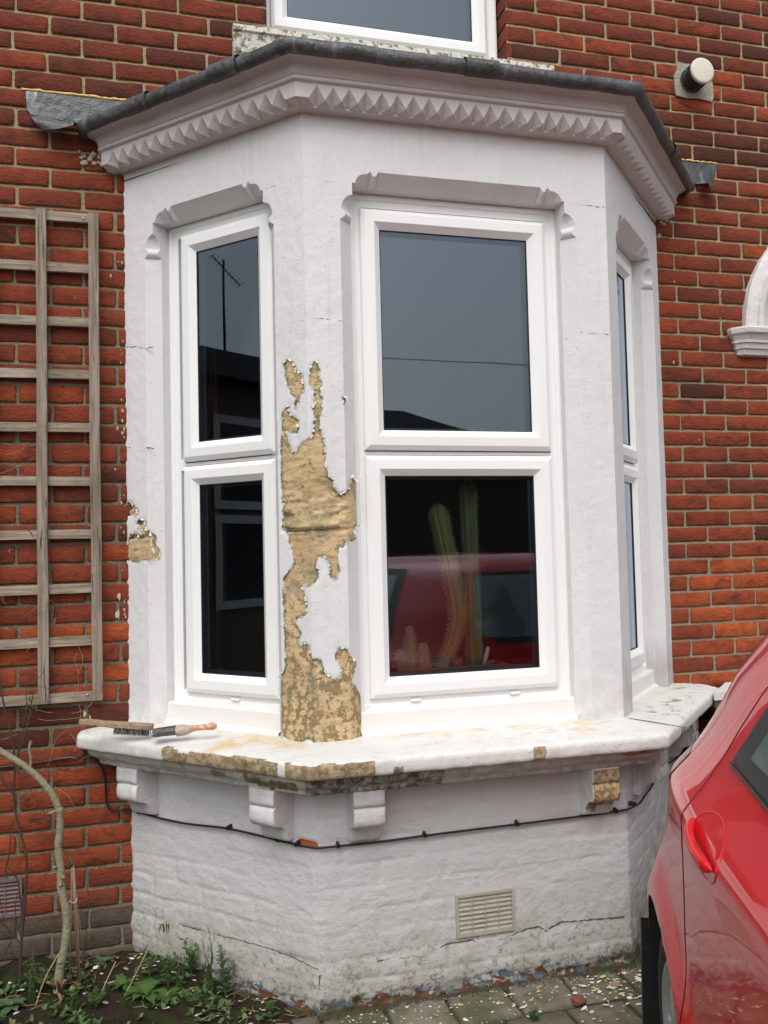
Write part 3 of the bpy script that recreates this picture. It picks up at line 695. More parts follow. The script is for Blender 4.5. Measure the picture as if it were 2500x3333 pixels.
for xa, xb in ((-.372, .035), (2.50, 2.722)):
    sg = MB(); pts = [(x, -.004, 3.329 + random.uniform(-.002, .002)) for x in np.linspace(xa, xb, 26)]
    sg.tube(pts, [(.0060 if xa < 1 else .0042) + random.uniform(-.0025, .0015) for _ in pts], 6)
    sg.build('sealant_bead', M_SEAL, house)
# crumbs of old mortar stuck under the left end of the cornice
cr = MB()
for i in range(26):
    x, z = random.uniform(-.165, -.05), random.uniform(3.055, 3.105); r = random.uniform(.004, .012)
    bm = bmesh.new(); bmesh.ops.create_icosphere(bm, subdivisions=1, radius=r)
    cr.add([(v.co.x + x, v.co.y * .6 - .006, v.co.z + z) for v in bm.verts], [tuple(v.index for v in f_.verts) for f_ in bm.faces]); bm.free()
for x, z in ((2.40, 3.02), (2.415, 3.012), (2.43, 3.03), (2.452, 3.024), (2.39, 2.955), (2.385, 2.948), (2.44, 3.05)):
    bm = bmesh.new(); bmesh.ops.create_icosphere(bm, subdivisions=1, radius=.010)
    cr.add([(v.co.x + x, v.co.y * .6 - .006, v.co.z + z) for v in bm.verts], [tuple(v.index for v in f_.verts) for f_ in bm.faces]); bm.free()
tag(cr.build('mortar_crumbs', simple('old_mortar_lump', (.42, .37, .28), .95, bump=.01), house), kind='stuff')

sp_m = MB(); rng2 = random.Random(3)
def splat(x, z, r, mi=0, y=-.0046):
    k = 9; a0 = rng2.random() * 6; V = [(x + r * rng2.uniform(.45, 1.3) * math.cos(a0 + j * 2 * math.pi / k) * .45, y, z + r * rng2.uniform(.5, 1.4) * math.sin(a0 + j * 2 * math.pi / k)) for j in range(k)]
    V += [(a, .003, c) for a, b, c in V]
    sp_m.add(V, [tuple(range(k))[::-1]] + [(j, (j + 1) % k, k + (j + 1) % k, k + j) for j in range(k)], False, mi)
for i in range(55):
    z = rng2.uniform(.92, 2.72); dens = vn(np.array([[0, 0, z]]), 9, 5)[0]
    if dens < -.15: continue
    x = -abs(rng2.gauss(0, .008)) - .004; splat(x, z, rng2.uniform(.002, .008), 0 if z < 2.45 or rng2.random() < .4 else 1)
for x, z, r in ((-.052, 1.40, .012), (-.03, 1.37, .016), (-.035, 1.30, .02), (-.05, 2.62, .009), (-.03, 2.02, .008), (-.04, 1.86, .006), (2.46, 2.74, .006), (2.44, 2.36, .008), (2.56, 2.0, .004), (2.70, 2.58, .004), (-.16, .93, .014), (-.14, .915, .008)): splat(x, z, r)
tag(sp_m.build('paint_smears', [simple('cream_paint_smear', (.50, .44, .33), .85, var=.3), simple('old_blue_paint_smear', (.26, .42, .42), .85)], house), kind='stuff')
# ---- sill --------------------------------------------------------------------
sil = MB()
SP = [(-.06, .889), (0, .886), (.05, .881), (.10, .876), (.14, .872), (.166, .8675), (.176, .8640), (.1805, .859), (.1815, .848), (.181, .830), (.180, .821), (.176, .815), (.163, .812), (.146, .810), (.145, .800), (.140, .788), (.128, .776), (.114, .768), (.106, .760), (.103, .750), (.098, .745), (.05, .745), (-.02, .745)]
SFAC = (1, 1.13, 1)
pB = path_pts(.177, SFAC)
def sill_attr(G):
    nrow, ncol = G.shape[:2]
    ix = np.arange(ncol)[None, :] - 6 + 0 * np.arange(nrow)[:, None]; ir = np.arange(nrow)[:, None] + 0 * ix
    X, Y = G[..., 0], G[..., 1]
    seg1 = 84
    # arc length along the nose from the left wall
    pos = np.where(ix <= seg1, ix / seg1 * .866, 0)
    nn_ = fbm(G, 9, 77, 2)
    sL = np.where(ix <= seg1, (ix / seg1) * math.hypot(pB[2][0] - pB[1][0], pB[2][1] - pB[1][1]), 9)   # distance from A'
    sF = np.where(ix >= seg1, X - pB[2][0], -1)
    rr = ir.astype(float)
    lo_b = np.where((sL > .56) & (sL < .69), 9.0, 12.6)
    hi_b = 6.3 + nn_ * 3.2
    p1 = (sL > .430) & (sL < .925) & (rr > hi_b) & (rr < 12.4 + nn_ * 2.2)
    p2 = (sF > .0) & (sF < .205) & (rr > 5.6 + nn_ * 2.5) & (rr < 12.6 + nn_ * 2)
    p2 |= (sL > .955) & (sL < 9) & (rr > 5.6 + nn_ * 2) & (rr < 12.6)
    p3 = (sL > .76) & (sL < .985) & (rr > 14.0 + nn_ * 2) & (rr < 18.5 + nn_ * 3)
    p4 = (sL > .62) & (sL < .68) & (rr > 14) & (rr < 17)
    chips = [(.845, .018, 9, 12), (1.335, .022, 7, 12)]
    pe = (p1 | p2 | p3 | p4)
    for c, hw, r0, r1 in chips: pe |= (np.abs(X - (.65 + 0) - (c - .65)) < hw) & (rr >= r0) & (rr <= r1) & (ix > seg1) & (ix <= seg1 + 110)
    pe |= (ix > 180) & (ix < 194) & (rr > 11) & (rr < 14.5) | (ix > 210) & (ix < 217) & (rr > 8) & (rr < 14)
    sm = np.where(pe, .004, -.006).astype(float)
    st = np.clip(polysd(X, Y, [(.20, -.57), (.30, -.44), (.42, -.36), (.60, -.58), (.66, -.66), (.50, -.62), (.34, -.53)]) / .05 + .3, 0, 1) * (rr < 8)
    st = np.maximum(st, (rr < 1.6) * .45)
    st = np.maximum(st, np.clip(polysd(X, Y, [(1.50, -.70), (1.58, -.66), (1.63, -.71), (1.58, -.745), (1.52, -.74)]) / .03 + .3, 0, 1) * (rr < 8))
    di = np.clip(polysd(X, Y, [(1.86, -.55), (2.30, -.10), (2.46, -.06), (2.30, -.32), (1.98, -.64)]) / .05 + .6, 0, 1) * (rr < 7)
    di = np.maximum(di, .30 * (rr < 4) * (X > .9)); di = np.maximum(di, .55 * (rr >= 13)); di = np.maximum(di, .15 * (rr < 13))
    al = ((X > .56) & (ix > seg1 - 4) & (ix < seg1 + 40) & (rr > 12.5) & (rr < 21)).astype(float) + ((ix >= seg1 + 40) & (rr > 13) & (rr < 21)) * .35 + ((ix < seg1 - 25) & (rr > 13)) * .25
    mo = ((sL > .76) & (sL < .93)) | ((sF > .10) & (sF < .2))
    return dict(peel=sm, stain=st, dirt=di, algae=al, moss=mo.astype(float))
G = sweep(sil, SP, (84, 110, 84), SFAC, smooth=True, noise=.0032, flip=True, attrs=sill_attr, nsc=26)
# open left end is closed by the wall; joint at the right mitre
sil.build('window_sill', M_SILLP, house)
jt = MB()
jt.tube([(1.775, -.62, .886), (1.86, -.70, .8765), (1.925, -.775, .868), (1.938, -.790, .85), (1.936, -.792, .822)], .0016, 6)
jt.build('sill_joint', M_CRACK, house)

# ---- corbels under the sill --------------------------------------------------
def corbel(f, sc, hw=.052, bare=False, sc_=1.0):
    m = MB()
    pr_ = [(0, .746), (.108, .746), (.111, .742), (.112, .705), (.110, .694), (.100, .6905), (.100, .689), (.108, .686), (.112, .676), (.114, .655), (.112, .640), (.102, .626), (.078, .622), (.062, .612), (.050, .596), (.043, .580), (.038, .569), (.032, .563), (0, .560)]
    pr_ = [(o_, .746 - (.746 - z_) * sc_) for o_, z_ in pr_]
    dn = []
    for a, b in zip(pr_[:-1], pr_[1:]):
        k = max(1, int(math.hypot(b[0] - a[0], b[1] - a[1]) / .008))
        for i in range(k): t = i / k; dn.append((a[0] + (b[0] - a[0]) * t, a[1] + (b[1] - a[1]) * t))
    dn.append(pr_[-1])
    cols = np.array([-hw, -hw + .004, -hw * .5, 0, hw * .5, hw - .004, hw])
    G = np.zeros((len(dn), 7, 3)); edge = np.array([.004, .0, 0, 0, 0, 0, .004])
    for i, (o, z) in enumerate(dn):
        for j, c in enumerate(cols): G[i, j] = fp(f, sc + c, -(o - edge[j]), z)
    N = np.stack([fbm(G, 25, 41), fbm(G, 25, 42), fbm(G, 25, 43)], -1) * .0028
    G += N
    pe = np.full(G.shape[:2], -.03)
    if bare:
        Zg = G[..., 2]; col = np.arange(7)[None, :] + 0 * Zg
        pe = np.where((Zg < .738) & (Zg > .590 + .02 * vn(G, 30, 2)) & (col > .5 + (Zg < .66) * .0), .012, -.01)
    m.grid(G, smooth=True, peel=pe)
    for side in (0, 6):
        n = len(dn); V = list(G[:, side]) + [fp(f, sc + cols[side], .004, z) for o, z in dn]
        F = [(i, i + 1, n + i + 1, n + i) for i in range(n - 1)]
        m.add(V, F if side == 0 else [q[::-1] for q in F], False, peel=-.03)
    m.build('corbel', M_PAINT, house)
corbel('L', .103); corbel('L', .728); corbel('F', .160); corbel('F', 1.012, bare=True); corbel('R', .14, sc_=.86); corbel('R', .763, sc_=.86)

# ---- plinth --------------------------------------------------------------------
pl = MB()
zp = np.arange(-.04, .755, .007)
for f in 'LFR':
    l = FAC[f][3]; ss = np.linspace(0, l, int(l / .008))
    S, Z = np.meshgrid(ss, zp)
    pts = fp(f, S, 0 * S, Z)
    zo_ = (Z - .02) / .0764; row = np.floor(zo_); fz = zo_ - row
    bx = (S + U0[f] + (row % 2) * .12) / .24; fx = bx - np.floor(bx)
    wob = fbm(pts, 9, 51, 2) * .09
    gz = np.exp(-(np.minimum(fz + wob, 1 - fz - wob) / .08) ** 2); gx = np.exp(-(np.minimum(fx, 1 - fx) * .24 / .009) ** 2)
    per = _h(row.astype(int), np.floor(bx).astype(int), 0 * row.astype(int), 7)
    g = np.maximum(gz, gx * 1.15)
    keep = np.clip(fbm(pts, 3.6, 61, 3) * 1.9 + .55, .0, 1.1)
    dd = g * .0036 * keep - per * .0016 + fbm(pts * np.array([1, 1, 1.4]), 22, 71, 3) * -.0020
    dd += np.clip((.165 - Z) / .03, 0, 1) * -.0016 + np.clip((.045 + .02 * vn(pts, 9, 4) - Z) / .01, 0, 1) * .004
    bot = fbm(pts, 20, 81, 3)
    dd += (Z < .05) * np.clip(bot - .15, 0, 1) * .02
    dd += np.exp(-(np.minimum(S, l - S) / .012) ** 2) * .003
    chip = np.full(S.shape, -.05)
    if f == 'L': chip = np.maximum(polysd(S, Z, [(.790, .549), (.795, .566), (.866, .562), (.87, .545), (.83, .538)]), polysd(S, Z, [(.745, .575), (.765, .572), (.785, .562), (.775, .556), (.75, .566)]))
    if f == 'F': chip = polysd(S, Z, [(-.01, .545), (-.01, .562), (.006, .560), (.012, .548), (.0, .541)])
    if f == 'F': chip = np.maximum(chip, polysd(S, Z, [(-.01, .095), (-.01, .125), (.008, .130), (.006, .10), (.001, .085)]))
    chip = np.clip(chip, -.05, .05)
    dd += (chip > 0) * .006
    nn = FAC[f][2]
    pts[..., 0] -= nn[0] * dd; pts[..., 1] -= nn[1] * dd
    al = np.where(f == 'F', np.clip((S - .95) / .15, 0, 1) * np.clip((.10 - Z) / .06, 0, 1) + np.clip((.30 - np.abs(S - .10)) / .1, 0, 1) * np.clip((.035 - Z) / .02, 0, 1), np.clip((.25 - Z) / .2, 0, 1) * (.7 if f == 'R' else .12))
    pl.grid(pts, smooth=True, peel=chip, algae=al)
pl.build('plinth_wall', M_PLINTH, house)

# ---- air vents -------------------------------------------------------------------
def vent(fn, s0, s1, z0, z1, ncol, nrow, mats, name='air_vent'):
    m = MB(); fr = .009
    B = lambda a, b, c, d, e, g: m.box(a, b, c, d, e, g, M=fn)
    B(s0, s1, -.003, .010, z1 - fr, z1); B(s0, s1, -.003, .010, z0, z0 + fr); B(s0, s0 + fr, -.0025, .010, z0 + fr, z1 - fr); B(s1 - fr, s1, -.0025, .010, z0 + fr, z1 - fr)
    m.box(s0 + fr, s1 - fr, -.015, -.014, z0 + fr, z1 - fr, M=fn, mi=1)
    for i in range(1, ncol):
        x = s0 + fr + (s1 - s0 - 2 * fr) * i / ncol; B(x - .002, x + .002, .001, .0075, z0 + fr, z1 - fr)
    h = (z1 - z0 - 2 * fr) / nrow
    for j in range(nrow):
        zc = z0 + fr + h * j
        V = [fn(a, b, c) for a in (s0 + fr, s1 - fr) for b, c in ((-.010, zc + h * .95), (.0065, zc + h * .18), (.0065, zc + h * .05), (-.010, zc + h * .80))]
        m.add(V, [(0, 1, 5, 4), (1, 2, 6, 5), (2, 3, 7, 6), (3, 0, 4, 7)])
    return m.build(name, mats, house)
M_VENT = simple('stained_vent_plastic', (.40, .375, .31), .55, var=.2, scale=25)
M_VENTP = simple('dusty_plum_vent_plastic', (.16, .115, .115), .55, var=.25, scale=25)
M_VOID = simple('vent_void', (.01, .01, .01), 1)
vent(lambda a, b, c: tuple(fp('F', a, -b, c)), .480, .694, .190, .332, 4, 8, [M_VENT, M_VOID])['label'] = 'cream louvred air vent in the white plinth'
vent(lambda a, b, c: (a, -b - .004, c), -.60, -.381, .211, .347, 4, 8, [M_VENTP, M_VOID])['label'] = 'plum louvred air vent low in the brick wall'
# vent backing slab fills the plinth opening shadow
# ---- windows ------------------------------------------------------------------------
def loop(m, fn, s0, s1, z0, z1, prof, mi=0):
    G = []
    for ins, d in prof: G.append([fn(s0 + ins, d, z0 + ins), fn(s1 - ins, d, z0 + ins), fn(s1 - ins, d, z1 - ins), fn(s0 + ins, d, z1 - ins)])
    m.grid(np.array(G), smooth=False, close=True, flip=True, mi=mi)
def window(fn, s0, s1, z0, z1, sashes, cill=True, caps=(), name='window', label=None, d0=0.0, cillz=.075):
    m = MB()
    loop(m, fn, s0, s1, z0, z1, [(0, .20), (0, .088), (.004, .081), (.012, .079), (.022, .080), (.026, .086), (.050, .087), (.052, .14)])
    for a, b in zip(sashes[:-1], sashes[1:]):   # transom
        zz0, zz1 = a[3] - .012, b[2] + .012
        m.box(s0 + .045, s1 - .045, .0875, .15, zz0, zz1, M=lambda x, y, z: tuple(fn(x, y, z)))
    wn = m.build(name, M_UPVC, house)
    if label: wn['label'] = label
    for (a, b, c, e) in sashes:
        q = MB()
        loop(q, fn, a, b, c, e, [(-.001, .10), (-.001, .074), (.0015, .070), (.015, .0615), (.0165, .061), (.047, .0600), (.0485, .0605), (.071, .080), (.0715, .084)])
        sa = q.build('sash', M_UPVC, house)
        sa.parent = wn
        g = MB(); loop(g, fn, a + .0712, b - .0712, c + .0712, e - .0712, [(0, .0795), (.0028, .0800), (.003, .0845)]); ga = g.build('gasket', M_GASKET, house); ga.parent = wn
        g = MB(); loop(g, fn, a + .0735, b - .0735, c + .0735, e - .0735, [(0, .0850), (.0, .1100), (.010, .1105)]); ga = g.build('spacer_bar', M_SPACER, house); ga.parent = wn
        gd = MB()
        loop(gd, fn, a - .0045, b + .0045, c - .0045, e + .0045, [(0, .0873), (.007, .0873)]); ga = gd.build('sash_gap', M_GASKET, house); ga.parent = wn
        for dd, mt, nm in ((.084, M_GLASS, 'pane'), (.108, M_GLASS2, 'inner_pane')):
            g = MB(); i = .070
            g.add([fn(a + i, dd, c + i), fn(b - i, dd, c + i), fn(b - i, dd, e - i), fn(a + i, dd, e - i)], [(0, 1, 2, 3)])
            pa = g.build(nm, mt, house); pa.parent = wn
    if cill:
        c_ = MB()
        pr_ = [(.10, .965), (.052, .965), (.049, .961), (.047, .905), (.034, .898), (.030, .893), (.029, .886), (.10, .882)]
        G = np.array([[fn(s0 + .001, d, z), fn(s1 - .001, d, z)] for d, z in pr_]); c_.grid(G, smooth=False, flip=True)
        co = c_.build('cill', M_CILL, house); co.parent = wn
    for cx in caps:
        k = MB(); k.box(cx - .018, cx + .018, .070, .090, .986, .996, M=lambda x, y, z: tuple(fn(x, y, z)), bev=.003)
        kc = k.build('drain_cap', M_UPVC, house); kc.parent = wn
    return wn
fL = lambda s, d, z: tuple(fp('L', s, d, z)); fF = lambda s, d, z: tuple(fp('F', s, d, z)); fR = lambda s, d, z: tuple(fp('R', s, d, z))
window(fL, .156, .698, .960, 2.802, [(.234, .676, 1.877, 2.752), (.234, .676, 1.006, 1.856)][::-1], caps=(.468,), label='narrow left casement of the bay, facing left')
window(fF, .171, .984, .960, 2.802, [(.216, .930, 1.006, 1.856), (.216, .930, 1.877, 2.743)], caps=(.38, .757), label='wide front casement of the bay with cacti behind it')
window(fR, .170, .712, .960, 2.802, [(.192, .634, 1.006, 1.856), (.192, .634, 1.877, 2.752)], label='narrow right casement of the bay, seen edge on')
fW = lambda s, d, z: (s, d, z)
window(lambda s, d, z: (s, d - .0, z), .579, 1.645, 3.70, 4.93, [(.606, 1.592, 3.745, 4.90)], cill=False, label='first floor window above the bay')
# stone sill under the upper window
ss_ = MB()
G = []
for (y, z) in [(.05, 3.700), (-.055, 3.668), (-.066, 3.664), (-.068, 3.640), (-.060, 3.634), (-.052, 3.560), (-.035, 3.535), (.01, 3.530)]:
    G.append([(x, y, z) for x in np.linspace(.435, 1.85, 90)])
G = np.array(G); G += np.stack([vn(G, 40, 1), vn(G, 40, 2), vn(G, 40, 3)], -1) * .0012
ss_.grid(G, smooth=False, flip=True)
for x in (.435, 1.85):
    e_ = [(x, y, z) for y, z in [(.05, 3.700), (-.055, 3.668), (-.066, 3.664), (-.068, 3.640), (-.060, 3.634), (-.052, 3.560), (-.035, 3.535), (.05, 3.530)]]
    ss_.add(e_, [tuple(range(8)) if x > 1 else tuple(range(7, -1, -1))])
n_ = NT('lichen_stone'); c_ = n_.mix(n_.mr(n_.noise(32, 5, .7), .50, .56), (.66, .63, .58), (.22, .19, .13)); c_ = n_.mix(n_.mr(n_.noise(90, 2), .66, .7), c_, (.35, .16, .05))
ss_.build('stone_window_sill', n_.pbr(c_, .9, n_.bump(n_.noise(60, 4), .006)), house)

# ---- arch moulding, impost and door on the right -------------------------------------
am = MB()
apr = [(.515, -.002), (.515, -.055), (.530, -.062), (.552, -.062), (.556, -.050), (.575, -.046), (.590, -.040), (.600, -.030), (.600, .004)]
n = 48
G = np.array([[(3.42 + r * math.cos(a), y, 2.53 + r * math.sin(a)) for r, y in apr] for a in [math.pi * (1 - k / n) for k in range(n + 1)]])
G += np.stack([vn(G, 20, 1), vn(G, 20, 2), vn(G, 20, 3)], -1) * .002
am.grid(G, smooth=False)
am.build('arch_moulding', simple('painted_arch_stone', (.62, .60, .60), .7, var=.12, scale=12, bump=.006), house)
for xs, sg_ in ((2.735, 1), (4.105, -1)):
    im = MB()
    ipr = [(0, 2.529), (.085, 2.529), (.090, 2.520), (.086, 2.500), (.072, 2.492), (.060, 2.470), (.060, 2.458), (.050, 2.455), (.046, 2.432), (.036, 2.428), (.030, 2.405), (.0, 2.400)]
    rows_ = []
    for o, z in ipr:
        xl, xr = xs + (.090 - o) * .8 * sg_, xs + .245 * sg_
        rows_.append([(xl, .01, z), (xl, -o * .35, z), (xl + .055 * sg_ * (o / .09), -o, z), (xr, -o, z), (xr, .12, z)])
    im.grid(np.array(rows_), smooth=False, flip=sg_ > 0)
    im.build('impost', simple('painted_impost', (.60, .58, .58), .7, var=.15, scale=14, bump=.006), house)
dr = MB()
dr.box(2.965, 3.06, .10, .16, 0.0, 2.45, bev=.004); dr.box(3.79, 3.875, .10, .16, 0.0, 2.45, bev=.004); dr.box(2.965, 3.875, .10, .16, 2.452, 2.53, bev=.004)
dr.build('door_frame', M_UPVC, house)
fan = MB(); pts = [(3.42 + .575 * math.cos(a), .13, 2.53 + .575 * math.sin(a)) for a in [math.pi * k / 24 for k in range(25)]]
fan.add(pts, [tuple(range(25))]); fan.build('fanlight', simple('white_fanlight_board', (.78, .78, .78), .5), house)
dd_ = MB(); dd_.box(3.065, 3.785, .125, .165, .02, 2.445, bev=.004)
for a, b in ((3.14, 3.40), (3.45, 3.71)):
    for c, e in ((.2, .9), (1.05, 2.3)): dd_.box(a, b, .115, .13, c, e, bev=.006)
dr2 = dd_.build('front_door', simple('dark_red_door_paint', (.16, .012, .010), .25, coat=.3), house)
rv = MB(); rv.box(2.93, 2.967, .0041, .18, -.05, 2.53); rv.box(3.873, 3.91, .0041, .18, -.05, 2.53); rv.build('door_reveal', M_MORTAR, house)

# ---- rooms behind the glass --------------------------------------------------------------
rm = MB()
def room(x0, x1, y0, y1, z0, z1):
    V = [(x, y, z) for x in (x0, x1) for y in (y0, y1) for z in (z0, z1)]
    rm.add(V, [(0, 2, 3, 1), (4, 5, 7, 6), (2, 6, 7, 3), (1, 3, 7, 5)], False, 0); rm.add(V, [(0, 4, 6, 2)], False, 1)
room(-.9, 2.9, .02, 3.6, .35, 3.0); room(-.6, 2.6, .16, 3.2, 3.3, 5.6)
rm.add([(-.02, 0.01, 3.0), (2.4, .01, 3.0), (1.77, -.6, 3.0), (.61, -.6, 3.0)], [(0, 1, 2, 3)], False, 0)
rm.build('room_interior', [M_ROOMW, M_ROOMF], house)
wb = MB()
A_ = path_pts(-.125); wb.prism(A_[1:5] + [(2.2, .12), (.18, .12)], lambda a, b, d: (a, b, d), 1.0, 1.022)
wb.build('window_board', simple('dark_window_board', (.10, .07, .05), .5), house)

# ================================================================== GROUND
def mat_soil():
    n = NT('damp_soil'); c = n.mix(n.noise(14, 6, .7), (.014, .010, .007), (.060, .045, .032))
    c = n.mix(n.mr(n.noise(120, 3), .68, .72), c, (.22, .19, .15)); c = n.mix(n.math('MULTIPLY', n.mr(n.noise(10, 5), .5, .62), .8), c, (.035, .055, .018))
    return n.pbr(c, .95, n.bump(n.noise(50, 6, .7), .02), spec=.15)
def mat_paver():
    n = NT('old_concrete_pavers'); t = n.attr('tone')
    c = n.mix(t, (.135, .120, .095), (.215, .190, .150)); c = n.mix(n.mr(n.noise(220, 2), .6, .72), c, (.30, .27, .22))
    c = n.mix(n.math('MULTIPLY', n.mr(n.noise(5, 6, .65), .44, .62), .85), c, (.085, .090, .040))
    c = n.mix(n.math('MULTIPLY', n.mr(n.noise(28, 5, .7), .54, .64), .55), c, (.085, .072, .055))
    e = n.attr('edge'); c = n.mix(n.math('MULTIPLY', e, n.mr(n.noise(30, 4), .3, .55)), c, (.06, .055, .03))
    return n.pbr(c, .9, n.bump(n.math('ADD', n.noise(90, 4), n.math('MULTIPLY', n.noise(300, 2), .5)), .004), spec=.25)
M_SOIL = mat_soil(); M_PAVER = mat_paver()
far = MB(); far.add([(-70, -3.2, -.012), (70, -3.2, -.012), (70, -.2, -.012), (-70, -.2, -.012)], [(0, 1, 2, 3)]); far.add([(-70, -7.5, -.012), (70, -7.5, -.012), (70, -3.2, -.012), (-70, -3.2, -.012)], [(0, 1, 2, 3)])
n_ = NT('driveway_blocks'); bt = n_.n('TexBrick'); n_.set(bt.inputs['Vector'], n_.map((1, 1, 1))); bt.inputs['Scale'].default_value = 1; bt.inputs['Brick Width'].default_value = .213; bt.inputs['Row Height'].default_value = .165; bt.inputs['Mortar Size'].default_value = .006
bt.inputs['Color1'].default_value = (.17, .155, .125, 1); bt.inputs['Color2'].default_value = (.13, .115, .095, 1); bt.inputs['Mortar'].default_value = (.05, .045, .03, 1)
tag(far.build('driveway', n_.pbr(n_.mix(n_.mr(n_.noise(4, 5), .4, .7), bt.outputs[0], (.08, .085, .045)), .9)), kind='structure')
rd = MB(); rd.add([(-70, -15, -.10), (70, -15, -.10), (70, -7.6, -.10), (-70, -7.6, -.10)], [(0, 1, 2, 3)])
tag(rd.build('road', simple('asphalt', (.05, .05, .052), .85, var=.2, scale=20)), kind='structure')
kb = MB(); kb.box(-70, 70, -7.6, -7.5, -.12, -.010); kb.box(-70, 70, -15.1, -15.0, -.12, .0); tag(kb.build('kerb', simple('kerb_stone', (.28, .27, .25), .85)), kind='structure')
pv2 = MB(); pv2.add([(-70, -70, -.015), (70, -70, -.015), (70, -15.1, -.015), (-70, -15.1, -.015)], [(0, 1, 2, 3)]); tag(pv2.build('ground', simple('far_ground', (.10, .10, .07), .9, scale=2)), kind='structure')
# soil bed
xs = np.linspace(-2.6, .70, 190); ys = np.linspace(-2.2, .02, 130); X, Y = np.meshgrid(xs, ys); G = np.stack([X, Y, 0 * X], -1)
hgt = fbm(G, 5, 91, 4) * .030 + fbm(G, 28, 92, 3) * .010 + .012 + np.clip((Y + .28) / .28, 0, 1) * .030 - np.clip((X - .42) / .2, 0, 1) * .030
G[..., 2] = hgt; G[..., 2] = np.where(X > .64, -.02, G[..., 2])
def soil_z(x, y):
    i = int(round((x + 2.6) / 3.3 * 189)); j = int(round((y + 2.2) / 2.22 * 129)); return float(hgt[max(0, min(129, j)), max(0, min(189, i))])
sb = MB(); sb.grid(G); tag(sb.build('soil', M_SOIL), kind='structure')
# paving blocks
pv = MB(); PW, PH = .2145, .158
def paver(x0, x1, y0, y1):
    g = .0035; nx, ny = 7, 6; u = np.array([0, .04, .2, .5, .8, .96, 1]); v = np.array([0, .06, .35, .65, .94, 1])
    X = x0 + g + (x1 - x0 - 2 * g) * u[:, None] + 0 * v[None]; Y = y0 + g + (y1 - y0 - 2 * g) * v[None] + 0 * u[:, None]
    e = np.maximum(((u == 0) | (u == 1))[:, None], ((v == 0) | (v == 1))[None])
    tl = (random.uniform(-.02, .02), random.uniform(-.02, .02)); Z = .004 + random.uniform(-.002, .002) + (X - (x0 + x1) / 2) * tl[0] + (Y - (y0 + y1) / 2) * tl[1] - e * .010
    G = np.stack([X, Y, Z], -1); G[..., :2] += np.stack([vn(G, 40, 1), vn(G, 40, 2)], -1) * .0015; G[..., 2] += vn(G, 30, 5) * .0012
    pv.grid(G, smooth=True, flip=True, tone=float(random.random()), edge=e.astype(float))
yy = -.640; row = 0
ye = [-.600, -.806]
while ye[-1] > -3.1: ye.append(ye[-1] - PH)
for r in range(len(ye) - 1):
    x = .828 - PW * 3 + (PW * .5 if r % 2 else 0) + (.033 if r % 2 else 0)
    while x < 4.6:
        x1 = x + PW
        if x1 > .50 and not (r == 0 and x > 1.95): paver(max(x, .52) if x < .52 < x1 else x, x1, ye[r + 1], ye[r])
        x = x1
for i in range(14):
    for j in range(7):
        x0 = 1.95 + i * PW + (j % 2) * .1; y1 = -.0 - j * .095
        if x0 - (-y1) > 1.80 + .0 and y1 - .095 > -.66: paver(x0, x0 + PW, y1 - .092, y1)
fl = MB(); fl.add([(.50, -3.2, -.0035), (4.8, -3.2, -.0035), (4.8, .0, -.0035), (.50, .0, -.0035)], [(0, 1, 2, 3)]); 
tag(pv.build('paving', M_PAVER), kind='structure')
xs = np.linspace(.50, 4.8, 240); ys = np.linspace(-3.1, .0, 160); X, Y = np.meshgrid(xs, ys); G = np.stack([X, Y, 0 * X - .0045], -1); G[..., 2] += fbm(G, 30, 3) * .004
jb = MB(); jb.grid(G); tag(jb.build('joint_dirt', simple('joint_dirt_moss', (.045, .042, .022), .95, var=.5, scale=18, bump=.01)), kind='structure')
# moss and dirt lying in the angle of wall and paving
ms = MB()
for f, n in (('F', 900), ('R', 400), ('L', 500)):
    l = FAC[f][3]
    for i in range(n):
        s = random.uniform(0, l); d = -abs(random.gauss(.006, .012)) - .004; r = random.uniform(.0025, .007) * (1.3 if f == 'F' else 1)
        p = fp(f, s, d, .003)
        V = [(p[0] + r * math.cos(a) * random.uniform(.7, 1.3), p[1] + r * math.sin(a) * random.uniform(.7, 1.3), .001) for a in [k * math.pi / 3 for k in range(6)]] + [(p[0], p[1], r * 1.1 + .002)]
        ms.add(V, [(k, (k + 1) % 6, 6) for k in range(6)], True)
n_ = NT('moss_and_grit'); tag(ms.build('moss', n_.pbr(n_.mix(n_.mr(n_.noise(9, 4), .42, .6), (.055, .042, .028), (.045, .060, .018)), .95, n_.bump(n_.noise(200, 3), .004))), kind='stuff', label='dark moss and grit along the foot of the white plinth', cat='moss')

# paint flakes scattered below the work
def flakes(name, n, rx, mats, label, on_soil=False, smax=.012):
    m = MB()
    for i in range(n):
        x, y = rx(); z = (soil_z(x, y) + .006 if on_soil else .008)
        r = random.uniform(.0015, smax) * random.random() ** .6 + .0012; k = random.randint(4, 7); a0 = random.random() * 6
        tx, ty = random.uniform(-.35, .35), random.uniform(-.35, .35)
        V = []
        for j in range(k):
            a = a0 + j * 2 * math.pi / k; q = r * random.uniform(.5, 1.25); dx, dy = q * math.cos(a) * 1.4, q * math.sin(a) * .8
            V.append((x + dx, y + dy, z + dx * tx + dy * ty + .001))
        V += [(a, b, c - .0012) for a, b, c in V]
        F = [tuple(range(k)), tuple(range(2 * k - 1, k - 1, -1))] + [(j, (j + 1) % k, k + (j + 1) % k, k + j) for j in range(k)]
        m.add(V, F, False, 0 if random.random() < .62 else 1)
    o = m.build(name, mats); tag(o, label, 'debris', kind='stuff'); return o
M_FL1 = simple('white_paint_flake', (.72, .71, .69), .6); M_FL2 = simple('cream_paint_flake', (.62, .50, .30), .8, var=.3)
def rx1():
    while True:
        x = random.gauss(1.66, .22); y = -.66 - abs(random.gauss(.05, .16))
        if x < 2.3: return x, y
